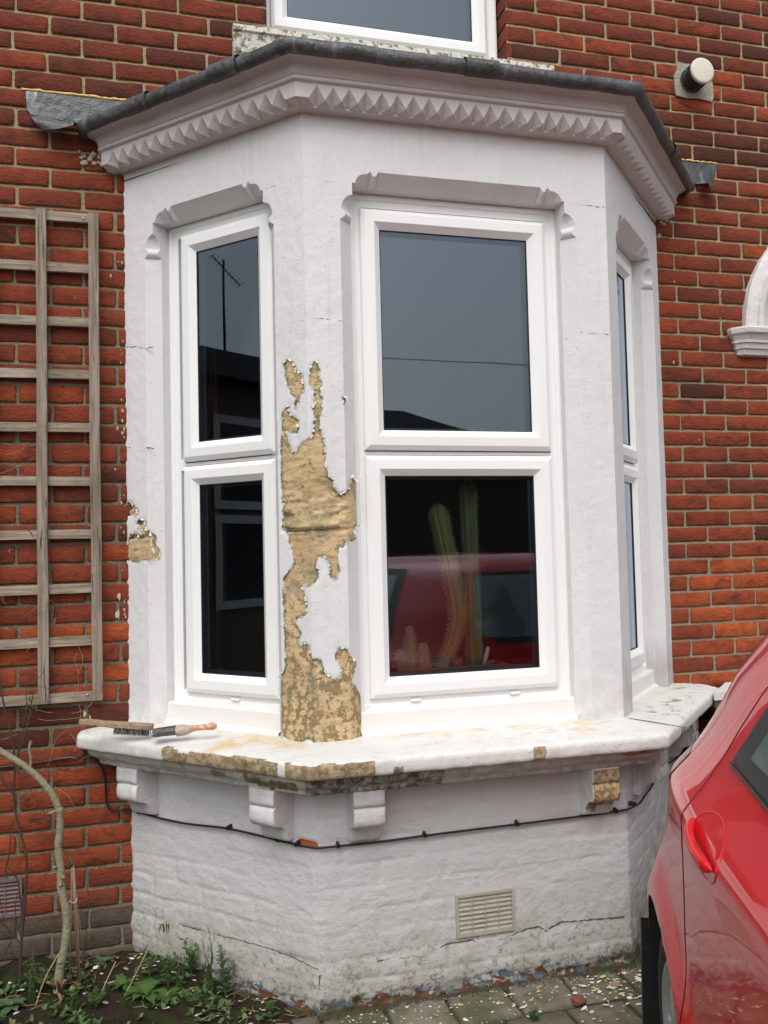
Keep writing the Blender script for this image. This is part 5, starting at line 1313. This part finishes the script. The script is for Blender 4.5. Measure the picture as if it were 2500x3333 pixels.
for sd in (1, -1):
    m = MB(); rows_ = []
    for j in range(15):
        v = j / 14; z = .87 + .13 * v; r = []
        fx = .46 + .14 * v + .04 * math.sin(v * math.pi)     # how far forward the lamp reaches
        for i in range(17):
            t = i / 16; a = (xf(z) - xr(z)) / 2; c = (xf(z) + xr(z)) / 2; nn_ = nexp(z)
            q1 = min(.99999, (c - fx) / a); th1 = math.acos(-min(1, q1 ** (nn_ / 2))) if q1 < 1 else math.pi
            th = th1 + (math.pi * .5 - th1) * 0 + (math.pi - .16 * (1 - .3 * v) - th1) * (1 - t) if False else th1 + (2.62 - th1) * t
            ct, st_ = math.cos(th), math.sin(th)
            r.append(cw(c + a * math.copysign(abs(ct) ** (2 / nn_), ct) - .001 * t, sd * ((hw(z)) * abs(st_) ** (2 / nn_) + .0025 + .003 * math.sin(v * math.pi) * math.sin(t * math.pi)), z))
        rows_.append(r)
    m.grid(np.array(rows_), flip=sd > 0); m.build('tail_lamp', M_LAMP, car)
# wheels
M_CAP = simple('silver_hub_cap', (.42, .43, .44), .35, metal=.55, var=.1, scale=20)
def wheel(hx, sd):
    mlw = lambda a, b, h: cw(hx + a, sd * (.690 + h), .288 + b * .967)
    t = MB(); t.lathe([(.19, -.02), (.20, -.075), (.255, -.085), (.285, -.075), (.297, -.05), (.300, .0), (.297, .05), (.288, .072), (.265, .088), (.225, .092), (.205, .086), (.198, .070)], mlw, 64)
    tt = t.build('tyre', M_TYRE, car)
    c = MB(); NS = 7; rows_ = []
    for r in [.0, .02, .034, .038, .05, .07, .09, .11, .13, .15, .163, .170, .178, .188, .196, .198]:
        ring = []
        for k in range(112):
            a = 2 * math.pi * k / 112; s_ = .5 + .5 * math.cos(a * NS)
            slot = 1 / (1 + math.exp(-(.32 - s_) * 16)) * (1 if .075 < r < .168 else 0)
            h_ = .098 - .030 * (r / .2) ** 2 + (.006 if r < .036 else 0) - slot * .030 - (.012 if r > .195 else 0)
            if r > .17: h_ = .088 - (.198 - r) * .0 + .006 * math.sin((r - .17) / .028 * math.pi)
            ring.append(mlw(r * math.cos(a), r * math.sin(a), h_))
        rows_.append(ring)
    c.grid(np.array(rows_), close=True); c.build('hub_cap', M_CAP, car)
    d = MB(); d.lathe([(0, .05), (.197, .05)], mlw, 40); d.build('wheel_disc', M_ARCH, car)
for hx, sd in HUBS: wheel(hx, sd)
# black mud flap behind the rear wheel and black sill strip
for sd in (1, -1):
    m = MB(); V = []
    for z, x in ((.46, .285), (.38, .275), (.30, .268), (.20, .260), (.09, .252)):
        V.append([cw(x, sd * .745, z), cw(x, sd * .812, z), cw(x + .014, sd * .812, z), cw(x + .014, sd * .745, z)])
    m.grid(np.array(V), smooth=False, close=True); m.add(V[-1], [(0, 1, 2, 3)]); m.build('mud_flap', M_TRIM, car)
m = MB(); m.box(.0, .06, -.26, .26, .46, .57, M=lambda a, b, c: cw(a - .012, b, c), bev=.004); m.build('number_plate', simple('plain_yellow_plate', (.62, .48, .05), .5), car)

# ================================================================== PLANTS
M_STEMG = simple('green_stem', (.10, .14, .05), .7); M_STEMB = simple('dark_bark_stem', (.050, .032, .022), .85, var=.4, scale=80)
M_BARK = None
n_ = NT('greenish_bark'); c_ = n_.mix(n_.noise(30, 5, .7, n_.map((1, 1, .5))), (.17, .15, .09), (.33, .31, .20)); c_ = n_.mix(n_.mr(n_.noise(90, 3), .6, .72), c_, (.11, .085, .055)); M_BARK = n_.pbr(c_, .85, n_.bump(n_.noise(90, 4), .006))
def mleaf(name, a, b):
    n = NT(name); c = n.mix(n.noise(35, 4), a, b); c = n.mix(n.mr(n.noise(90, 3), .66, .75), c, (.16, .14, .05))
    p = n.n('BsdfPrincipled'); n.set(p.inputs['Base Color'], c); p.inputs['Roughness'].default_value = .55
    tr_ = n.n('BsdfTranslucent'); n.set(tr_.inputs[0], c); m = n.n('MixShader'); m.inputs[0].default_value = .25
    n.t.links.new(p.outputs[0], m.inputs[1]); n.t.links.new(tr_.outputs[0], m.inputs[2]); n.t.links.new(m.outputs[0], n.out.inputs[0]); return n.m
M_LF = mleaf('mid_green_leaf', (.040, .095, .020), (.090, .175, .040)); M_LF2 = mleaf('blue_green_leaf', (.065, .125, .060), (.125, .20, .095)); M_LF3 = mleaf('grass_blade', (.045, .085, .022), (.10, .15, .045)); M_DRY = simple('dry_stalk', (.36, .28, .15), .85, var=.25)
def leaf(m, p, d, L, W, up=(0, 0, 1), fold=.25, droop=.3, mi=0, lob=0):
    p = Vector(p); d = Vector(d).normalized(); s_ = d.cross(Vector(up)); s_ = s_.normalized() if s_.length > 1e-4 else Vector((1, 0, 0)); n = s_.cross(d)
    rows_ = []; N = 6
    for i in range(N + 1):
        t = i / N; w_ = W * .5 * math.sin(min(1, t * 1.05 + .03) * math.pi) ** .75 * (1 - .25 * t) * (1 + lob * math.sin(t * 21))
        c = p + d * (L * t) - Vector((0, 0, 1)) * (droop * L * t * t)
        rows_.append([tuple(c - s_ * w_ + n * w_ * fold), tuple(c), tuple(c + s_ * w_ + n * w_ * fold)])
    m.grid(np.array(rows_), smooth=True, mi=mi)
def weed(name, label, cat, x, y, h, kind, seed, z=None, mat=None, mx=False):
    rng = random.Random(seed); z = soil_z(x, y) if z is None else z
    t = thing(name, label, cat, (x, y, z)); st = MB(); lf = MB()
    if kind == 'upright':
        ns = 3 if h > .12 else 4
        for s_ in range(ns):
            lean = (rng.uniform(-.25, .25), rng.uniform(-.25, .1)); hh = h * rng.uniform(.6, 1); P0 = [(x + lean[0] * hh * q * q + rng.uniform(-.001, .001), y + lean[1] * hh * q * q, z - .005 + hh * q) for q in np.linspace(0, 1, 8)]
            st.tube(P0, [.0022 * (1 - .5 * q) for q in np.linspace(0, 1, 8)], 6)
            for i in range(int(hh / .016)):
                q = .2 + .8 * i / max(1, int(hh / .016) - 1); k = q * 7; i0 = min(6, int(k)); p = np.array(P0[i0]) * (1 - (k - i0)) + np.array(P0[min(7, i0 + 1)]) * (k - i0)
                for o_ in (0, math.pi): a = i * 1.57 + o_ + rng.uniform(-.3, .3); leaf(lf, p, (math.cos(a), math.sin(a), .55), .030 * (1.25 - .5 * q), .019 * (1.2 - .4 * q), fold=.2, droop=.15)
    elif kind == 'rosette':
        for i in range(int(18)):
            a = i * 2.4 + rng.uniform(-.2, .2); r = h * rng.uniform(.6, 1.1); el = rng.uniform(.25, 1.1); leaf(lf, (x, y, z + .003), (math.cos(a), math.sin(a), el), r, r * .42, fold=.25, droop=.45, lob=.22)
        st.tube([(x, y, z - .01), (x, y, z + .01)], .004, 6)
    elif kind == 'bushy':
        for i in range(26):
            a = rng.uniform(0, 6.28); hh = h * rng.uniform(.4, 1); e = (x + math.cos(a) * hh * .6, y + math.sin(a) * hh * .6, z + hh); mid = (x + math.cos(a) * hh * .2, y + math.sin(a) * hh * .2, z + hh * .55)
            st.tube([(x, y, z - .003), mid, e], .0009, 4)
            for k in range(7):
                b = rng.uniform(0, 6.28); q = rng.uniform(.3, 1.0); pp = np.array(mid) * (1 - q) + np.array(e) * q; leaf(lf, pp, (math.cos(b), math.sin(b), .4), rng.uniform(.008, .015), rng.uniform(.006, .010), droop=.2)
    elif kind == 'grass':
        for i in range(int(16)):
            a = rng.uniform(0, 6.28); L = h * rng.uniform(.45, 1); sp_ = rng.uniform(.03, .30); P0 = [(x + rng.uniform(-.012, .012) + math.cos(a) * sp_ * L * q * q, y + math.sin(a) * sp_ * L * q * q, z - .003 + L * q * (1 - .12 * q * sp_)) for q in np.linspace(0, 1, 7)]
            W = rng.uniform(.0015, .0032); rows_ = []; s_ = Vector((-math.sin(a), math.cos(a), 0))
            for i2, p in enumerate(P0): w_ = W * (1 - (i2 / 6) ** 2) + .0002; rows_.append([tuple(Vector(p) - s_ * w_), tuple(Vector(p) + Vector((0, 0, -.0006))), tuple(Vector(p) + s_ * w_)])
            lf.grid(np.array(rows_), smooth=True)
    if st.n: st.build('stem', M_STEMG, t)
    lf.build('leaves', mat or M_LF, t); return t
weed('leafy_weed', 'tallest leafy green weed in front of the crack in the plinth', 'weed', .215, -.262, .14, 'upright', 1)
weed('leafy_weed', 'leafy blue green weed beside the grass tuft, right of the tallest weed', 'weed', .325, -.392, .175, 'upright', 2, mat=M_LF2)
weed('leafy_weed', 'short leafy weed close to the corner where bay meets brick wall', 'weed', .07, -.235, .085, 'upright', 3, mat=M_LF2)
weed('leafy_weed', 'blue green leafy weed at the left edge of the picture', 'weed', -.475, -.10, .13, 'upright', 4, mat=M_LF2)
weed('leafy_weed', 'low leafy weed right at the foot of the front left plinth corner', 'weed', .46, -.575, .060, 'upright', 5)
weed('grass_tuft', 'tall upright tuft of grass blades against the plinth', 'grass', .275, -.375, .235, 'grass', 6, mat=M_LF3)
weed('grass_tuft', 'smaller tuft of grass left of the tall one', 'grass', .175, -.33, .15, 'grass', 7, mat=M_LF3)
weed('grass_tuft', 'thin grass blades left of the pruned shrub', 'grass', -.315, -.25, .20, 'grass', 8, mat=M_LF3)
weed('broad_leaf_weed', 'broad leaved rosette weed between shrub and plinth', 'weed', -.02, -.265, .085, 'rosette', 9)
weed('broad_leaf_weed', 'broad leaved rosette weed below the tallest weed', 'weed', .13, -.375, .075, 'rosette', 10)
weed('broad_leaf_weed', 'broad leaved rosette weed at the bottom left corner', 'weed', -.375, -.285, .085, 'rosette', 11, mat=M_LF2)
weed('broad_leaf_weed', 'small grey green rosette between canes and plinth', 'weed', -.095, -.085, .055, 'rosette', 12, mat=M_LF2)
weed('bushy_weed', 'fine leaved bushy weed just left of the shrub base', 'weed', -.295, -.215, .085, 'bushy', 13)
weed('bushy_weed', 'fine leaved bushy weed at the bottom edge below the shrub', 'weed', -.10, -.36, .06, 'bushy', 14)
weed('bushy_weed', 'fine leaved bushy weed low in front of the grass tuft', 'weed', .215, -.46, .05, 'bushy', 15)
weed('bushy_weed', 'tiny bushy weed growing out of the moss by the far plinth corner', 'weed', 1.80, -.66, .030, 'bushy', 16, z=.002)
weed('bushy_weed', 'little green weed in a paving joint near the bottom edge', 'weed', 1.27, -.845, .028, 'bushy', 17, z=.002)
weed('leafy_weed', 'leafy weed with spreading stems left of the smaller grass tuft', 'weed', .135, -.305, .115, 'upright', 21)
weed('broad_leaf_weed', 'large pale green rosette weed right of the dry leaning stalk', 'weed', .06, -.33, .095, 'rosette', 22)
weed('grass_tuft', 'short grass tuft at the bottom edge left of centre', 'grass', -.17, -.37, .12, 'grass', 23, mat=M_LF3)
# low ground cover
gc = MB()
rng = random.Random(5)
for i in range(900):
    x = rng.uniform(-1.2, .60); y = -max(0, x) - .03 - abs(rng.gauss(.20, .17)) - (0 if x > 0 else .06)
    if y < -.95 or (-.15 < x < .12 and y > -.18): continue
    if fbm(np.array([[x, y, 0]]), 6, 4)[0] < .02: continue
    z = soil_z(x, y)
    for k in range(rng.randint(4, 8)): a = rng.uniform(0, 6.28); leaf(gc, (x, y, z), (math.cos(a), math.sin(a), rng.uniform(.5, 2.4)), rng.uniform(.014, .046), rng.uniform(.007, .021), droop=.35, mi=rng.choice((0, 0, 0, 1, 1, 2, 2, 3)), lob=rng.choice((0, .2, .35)))
tag(gc.build('ground_cover', [M_LF, M_LF2, M_LF3, mleaf('yellowing_leaf', (.16, .15, .04), (.26, .22, .07))]), 'low mixed green weeds carpeting the soil bed', 'weeds', kind='stuff')
# dead leaf litter and twigs
lt = MB()
for i in range(110):
    x = rng.uniform(-.5, .58); y = -max(0, x) - rng.uniform(.03, .35); z = soil_z(x, y) + .006; a = rng.uniform(0, 6.28)
    if rng.random() < .55: lt.tube([(x, y, z), (x + .02 * math.cos(a), y + .02 * math.sin(a), z + .004), (x + .05 * math.cos(a + .3), y + .05 * math.sin(a + .3), z + rng.uniform(0, .008))], .0009, 4, mi=0)
    else: leaf(lt, (x, y, z), (math.cos(a), math.sin(a), .2), rng.uniform(.012, .03), rng.uniform(.006, .012), droop=.1, mi=rng.choice((0, 1)))
tag(lt.build('leaf_litter', [M_DRY, simple('dead_brown_leaf', (.16, .07, .035), .85, var=.4)]), 'dry twigs and dead leaves on the soil bed', 'litter', kind='stuff')
# pruned shrub
sh = thing('pruned_shrub', 'pruned shrub with a pale crooked trunk growing beside the bay', 'shrub', (-.227, -.25, .04))
TP = [(-.232, -.25, .03), (-.227, -.25, .109), (-.206, -.25, .184), (-.199, -.25, .293), (-.222, -.25, .384), (-.219, -.25, .44), (-.231, -.25, .527), (-.221, -.25, .567), (-.222, -.25, .655)]
m = MB(); m.tube(smoothpts(TP), [.0155 - .0035 * (i / 32) + .0012 * math.sin(i * 1.9) for i in range(len(smoothpts(TP)))], 14)
for p_, r in (((-.212, -.262, .42), .007), ((-.216, -.262, .395), .006), ((-.235, -.255, .455), .006), ((-.219, -.262, .135), .006)): m.tube([p_, (p_[0] + (-.008 if p_[0] < -.215 else .004), p_[1] - .009, p_[2] + .002)], [r, r * .7], 8)
m.build('trunk', M_BARK, sh)
m = MB(); BP = [(-.222, -.25, .640), (-.245, -.25, .706), (-.316, -.25, .794), (-.384, -.25, .844), (-.44, -.25, .885), (-.56, -.25, .93)]; q = smoothpts(BP); m.tube(q, [.0125 - .003 * i / len(q) for i in range(len(q))], 12); m.build('branch', M_BARK, sh)
m = MB(); m.tube(smoothpts([(-.316, -.252, .797), (-.314, -.256, .835), (-.320, -.258, .872), (-.312, -.258, .893)]), [.0052] * 13 if False else .0045, 8); m.build('branch', M_BARK, sh)
m = MB(); m.tube([(-.225, -.252, .647), (-.245, -.256, .644), (-.258, -.258, .641)], [.0045, .0035, .003], 8); m.build('branch', M_BARK, sh)
for k, (a, b) in enumerate([((-.235, -.255, .04), (-.262, -.285, .085)), ((-.225, -.262, .04), (-.232, -.30, .095)), ((-.222, -.258, .03), (-.205, -.29, .085)), ((-.230, -.262, .03), (-.215, -.30, .02))]):
    m = MB(); m.tube([a, tuple((np.array(a) + np.array(b)) / 2 + np.array([0, 0, .008])), b], [.0065, .005, .0045], 8); m.build('cut_shoot', simple('dry_brown_shoot', (.22, .13, .075), .9, var=.3) if k == 0 else bpy.data.materials['dry_brown_shoot'], sh)
# bare climber stems in front of the wall and trellis
cl = thing('bare_climber', 'dark leafless climber stems rising from the soil up the trellis', 'climber', (-.367, -.15, .05))
S = [([(-.367, -.15, .03), (-.367, -.15, .10), (-.360, -.15, .22), (-.341, -.15, .44), (-.352, -.145, .50), (-.370, -.135, .565), (-.388, -.125, .63), (-.391, -.12, .69), (-.386, -.12, .788), (-.396, -.12, .878), (-.417, -.12, .971), (-.435, -.12, 1.071), (-.45, -.11, 1.3)], .0048),
     ([(-.410, -.15, .40), (-.414, -.15, .428), (-.400, -.148, .50), (-.392, -.14, .60)], .0030), ([(-.360, -.15, .25), (-.366, -.15, .34), (-.376, -.15, .40), (-.414, -.15, .45)], .0028),
     ([(-.386, -.12, .79), (-.372, -.115, .83), (-.352, -.10, .90), (-.338, -.085, .985), (-.328, -.08, 1.04)], .0028), ([(-.383, -.12, .80), (-.360, -.11, .87), (-.345, -.10, .93), (-.325, -.08, .99)], .0022), ([(-.378, -.12, .82), (-.358, -.105, .92), (-.350, -.09, 1.0), (-.355, -.08, 1.08)], .0020),
     ([(-.43, -.12, .74), (-.410, -.12, .70), (-.391, -.12, .68)], .0028), ([(-.35, -.12, .72), (-.315, -.13, .66), (-.285, -.15, .62), (-.262, -.17, .56), (-.235, -.19, .50), (-.20, -.20, .475)], .0016),
     ([(-.30, -.11, .665), (-.27, -.14, .60), (-.25, -.17, .54)], .0012), ([(-.155, -.12, .06), (-.150, -.11, .15), (-.143, -.10, .25), (-.146, -.10, .33), (-.155, -.095, .40)], .0018), ([(-.145, -.10, .24), (-.132, -.10, .27)], .0012),
     ([(-.42, -.15, .14), (-.39, -.15, .19), (-.365, -.15, .24)], .0030), ([(-.45, -.15, .27), (-.40, -.15, .22), (-.37, -.15, .17)], .0035), ([(-.40, -.15, .06), (-.355, -.15, .13), (-.31, -.14, .17)], .0016),
     ([(-.368, -.15, .20), (-.385, -.16, .30), (-.372, -.16, .35)], .0016), ([(-.45, -.15, .37), (-.43, -.15, .33), (-.42, -.15, .25)], .0016)]
for p_, r in S:
    m = MB(); q = smoothpts(p_); q = [tuple(np.array(a) + np.array([rng.uniform(-.0012, .0012), 0, rng.uniform(-.001, .001)])) for a in q]; m.tube(q, [r * (1.1 - .5 * i / len(q)) for i in range(len(q))], 7); m.build('stem', M_STEMB, cl)
tw = MB()
for i in range(46):   # fine dry tendrils
    x0, z0 = rng.uniform(-.50, -.16), rng.choice((rng.uniform(.55, 1.35), rng.uniform(.85, 2.05))); 
    if z0 > 1.9 and x0 > -.2: continue
    p = [(x0, -.062 - rng.uniform(0, .03), z0)]; a = rng.uniform(-1.5, 1.8)
    for k in range(rng.randint(3, 8)): a += rng.uniform(-.5, .5); p.append((p[-1][0] + .020 * math.cos(a), p[-1][1] + rng.uniform(-.005, .004), p[-1][2] + .020 * math.sin(a)))
    tw.tube(smoothpts(p, 1), .0007, 4, mi=0 if rng.random() < .45 else 1)
tag(tw.build('tendrils', [M_DRY, M_STEMB], cl), kind='stuff')
m = MB(); nodes = [(-.330, 1.175), (-.325, .99), (-.338, 1.03), (-.345, 1.01), (-.36, .975), (-.345, .955), (-.352, .99), (-.240, 1.31), (-.252, 1.305), (-.405, 1.56), (-.34, 1.62)]
for (x, z) in nodes:
    for k in range(3): a = rng.uniform(0, 6.28); leaf(m, (x, -.085, z), (math.cos(a), -.3, math.sin(a)), rng.uniform(.014, .026), rng.uniform(.008, .013), mi=0 if z < 1.1 else 1)
m.build('leaves', [M_LF, simple('dead_climber_leaf', (.13, .05, .035), .8, var=.4)], cl)
# garden canes
gc_ = thing('garden_canes', 'bundle of thin garden canes with a green cap beside the shrub', 'canes', (-.17, -.2, .03))
M_CANE = mat_wood('split_cane', (.22, .15, .10), (.36, .27, .19), (60, 60, 4), .7)
for a, b, r in (((-.164, -.205, .02), (-.184, -.195, .432), .0036), ((-.172, -.195, .02), (-.188, -.20, .433), .0032), ((-.200, -.19, .03), (-.190, -.205, .430), .0026), ((-.150, -.15, .02), (-.186, -.198, .40), .0022)):
    m = MB(); m.tube([a, tuple((np.array(a) + np.array(b)) / 2 + np.array([.002, 0, 0])), b], [r, r, r * .9], 8); m.build('cane', M_CANE, gc_)
m = MB(); m.tube([(-.190, -.2, .430), (-.1925, -.2, .452), (-.196, -.2, .474)], [.0052, .0038, .0016], 10); m.build('green_cap', simple('green_cane_cap', (.01, .16, .075), .5), gc_)
m = MB(); m.tube(smoothpts([(-.197, -.212, .321), (-.190, -.216, .314), (-.182, -.217, .311), (-.174, -.214, .315), (-.171, -.210, .325)]), .0014, 6); m.build('string', simple('white_string', (.66, .62, .52), .8), gc_)

# dry stalks leaning in the bed
for lb, pts in (('tall dry leaning stalk left of the tallest leafy weed', [(-.01, -.33, .02), (.035, -.32, .10), (.085, -.29, .18), (.105, -.27, .215), (.14, -.25, .225)]), ('dry straw stalk leaning between shrub and weeds', [(-.10, -.34, .01), (-.075, -.31, .06), (-.04, -.27, .115)]), ('pale green stalk leaning at the left of the bed', [(-.30, -.30, .01), (-.27, -.28, .10), (-.22, -.24, .17)])):
    m = MB(); m.tube(smoothpts(pts), .0018, 6); 
    if 'tall dry' in lb:
        for k in range(9): a = rng.uniform(-2.5, -.3); leaf(m, (.11 + rng.uniform(-.01, .03), -.265, .222), (math.cos(a), -.2, math.sin(a)), .03, .006, mi=1)
    tag(m.build('dry_stalk', [M_DRY, M_LF], loc=pts[0]), lb, 'stalk')

# low wall beyond the bay, mostly hidden by the car
lw_ = MB()
lw_.prism([(2.655, .0), (2.445, -.205), (3.25, -.205), (3.25, .0)], lambda a, b, d: (a, b, d), -.01, .838)
lw_.prism([(2.650, .0), (2.430, -.217), (3.26, -.217), (3.26, .0)], lambda a, b, d: (a, b, d), .8385, .872, mi=1)
tag(lw_.build('low_wall', [simple('dark_grey_render', (.12, .115, .11), .9, var=.2, bump=.006), simple('white_coping_paint', (.66, .64, .60), .6, var=.12, scale=14, bump=.004)], loc=(2.85, -.1, 0)), 'low grey rendered wall with a white top between bay and car', 'wall')

# ================================================================== STREET REFLECTED IN THE GLASS
M_OBR = simple('sooty_brown_brick', (.075, .055, .042), .9, var=.3, scale=6); M_ORF = simple('dark_slate_roof', (.028, .027, .03), .8, var=.2, scale=3); M_OWH = simple('white_window_joinery', (.32, .33, .34), .5); M_ODG = simple('dark_window_pane', (.02, .025, .03), .15)
def ohouse(x0, x1, y, yb, zr, ze, label, wins, hip=0.0):
    h_ = thing('terraced_house', label, 'house', ((x0 + x1) / 2, y, 0))
    m = MB(); m.box(x0, x1, yb, y, -.05, ze); m.build('wall', M_OBR, h_)
    m = MB(); ym = (y + yb) / 2; o_ = .25
    V = [(x0 - o_, y + o_, ze + .01), (x1 + o_, y + o_, ze + .01), (x1 + o_, yb - o_, ze + .01), (x0 - o_, yb - o_, ze + .01), (x0 + hip, ym, zr), (x1 - hip, ym, zr)]
    m.add(V, [(0, 1, 5, 4), (2, 3, 4, 5), (0, 4, 3), (1, 2, 5), (0, 3, 2, 1)]); m.build('roof', M_ORF, h_)
    for (a, b, c, d) in wins:
        m = MB(); loop(m, lambda s, dd, z: (s, y + .06 - dd, z), a, b, c, d, [(0, .07), (0, 0), (.10, 0), (.10, .05)])
        m.box((a + b) / 2 - .04, (a + b) / 2 + .04, y + .001, y + .05, c + .1, d - .1); m.box(a + .1, b - .1, y + .002, y + .048, (c + d) / 2 - .04, (c + d) / 2 + .04)
        wo = m.build('window', M_OWH, h_); q = MB(); q.add([(a + .1, y + .005, c + .1), (b - .1, y + .005, c + .1), (b - .1, y + .005, d - .1), (a + .1, y + .005, d - .1)], [(3, 2, 1, 0)]); po = q.build('pane', M_ODG, h_); po.parent = wo
    return h_
yo = -37.0
ohouse(-8.0, 24.0, yo, yo - 8, 8.95, 5.0, 'brown terraced house across the street reflected in the front casement', [(6.1, 7.6, 3.3, 4.8), (6.0, 7.9, .7, 2.5), ], 11.3)
ohouse(24.6, 40, yo + 1, yo - 8, 6.9, 4.9, 'longer dark terraced house right of the one across the street', [(33, 34.4, 3.2, 4.6)], .2)
ohouse(-26, -8.6, yo, yo - 8, 7.0, 5.0, 'terraced house left of the one across the street', [(-12, -10.4, 3.3, 4.8), (-12, -10, .7, 2.5)], .2)
# neighbour's bay on the left, reflected in the left casement
nb = thing('neighbour_bay', 'dark brick bay of the house next door on the left', 'house', (-4.6, 0, 0))
m = MB(); poly = [(-3.3, .02), (-4.60, -1.70), (-7.2, -1.70), (-8.0, .02)]; m.prism(poly, lambda a, b, d: (a, b, d), 0, 3.0); m.build('wall', M_OBR, nb)
m = MB(); m.prism([(-3.15, .02), (-4.52, -1.86), (-7.3, -1.86), (-8.2, .02)], lambda a, b, d: (a, b, d), 3.0, 3.22); m.build('roof', M_ORF, nb)
def nbf(s, d, z): o = np.array([-4.60, -1.70]); t = np.array([.603, .798]); n = np.array([.798, -.603]); p = o + t * s - n * d; return (float(p[0]), float(p[1]), z)
for z0_, z1_ in ((1.05, 1.85), (1.9, 2.7)):
    m = MB(); loop(m, nbf, .75, 1.60, z0_, z1_, [(0, .02), (0, -.02), (.07, -.02), (.07, .01)]); wo = m.build('window', M_OWH, nb); q = MB(); q.add([nbf(.8, -.003, z0_ + .05), nbf(1.55, -.003, z0_ + .05), nbf(1.55, -.003, z1_ - .05), nbf(.8, -.003, z1_ - .05)], [(0, 1, 2, 3)]); po = q.build('pane', M_ODG, nb); po.parent = wo
wl_ = MB(); wl_.box(-14, -3.21, .0, .3, -.05, 6.2); tag(wl_.build('neighbour_wall', M_OBR, loc=(-8, 0, 0)), 'plain brick front of the house next door beyond the trellis', 'wall')
m = MB(); m.tube([(-3.6, -.10, 5.6), (-3.6, -.10, 4.3), (-3.65, -.28, 4.1), (-3.65, -.28, 3.2)], .045, 10); tag(m.build('downpipe', simple('brown_downpipe', (.06, .035, .028), .5), loc=(-3.6, -.1, 3.2)), 'brown downpipe on the wall of the house next door', 'pipe')
# telephone wires and an aerial over the street
for k, (a, b, lb) in enumerate((((-12, -10, 5.45), (18, -10, 4.5), 'upper overhead wire strung across the street'), ((-14, -16, 9.6), (18, -9, 7.4), 'lower sloping overhead wire across the street'), ((-16, -4.0, 6.0), (3, -12, 7.8), 'overhead wire running to the far pole'))):
    m = MB(); P0 = [tuple(np.array(a) * (1 - t) + np.array(b) * t - np.array([0, 0, 1.0]) * .5 * math.sin(t * math.pi)) for t in np.linspace(0, 1, 40)]; m.tube(P0, .007, 5); tag(m.build('overhead_wire', M_BLACK, loc=a), lb, 'wire')
ae = thing('tv_aerial', 'spiky television aerial on a thin mast above the bay next door', 'aerial', (-6.9, -.78, 3.2))
m = MB(); m.tube([(-6.9, -.78, 3.2), (-6.9, -.78, 5.15)], .018, 8); m.build('mast', M_BLACK, ae); m = MB(); m.tube([(-7.05, -1.00, 4.88), (-6.80, -.62, 5.17)], .008, 6)
for k in range(9): t = k / 8; x, y, z = -7.05 + .25 * t, -1.00 + .38 * t, 4.88 + .29 * t; m.tube([(x - .03, y - .05, z + .055), (x + .03, y + .05, z - .055)], .0035, 5)
m.build('antenna', M_BLACK, ae)
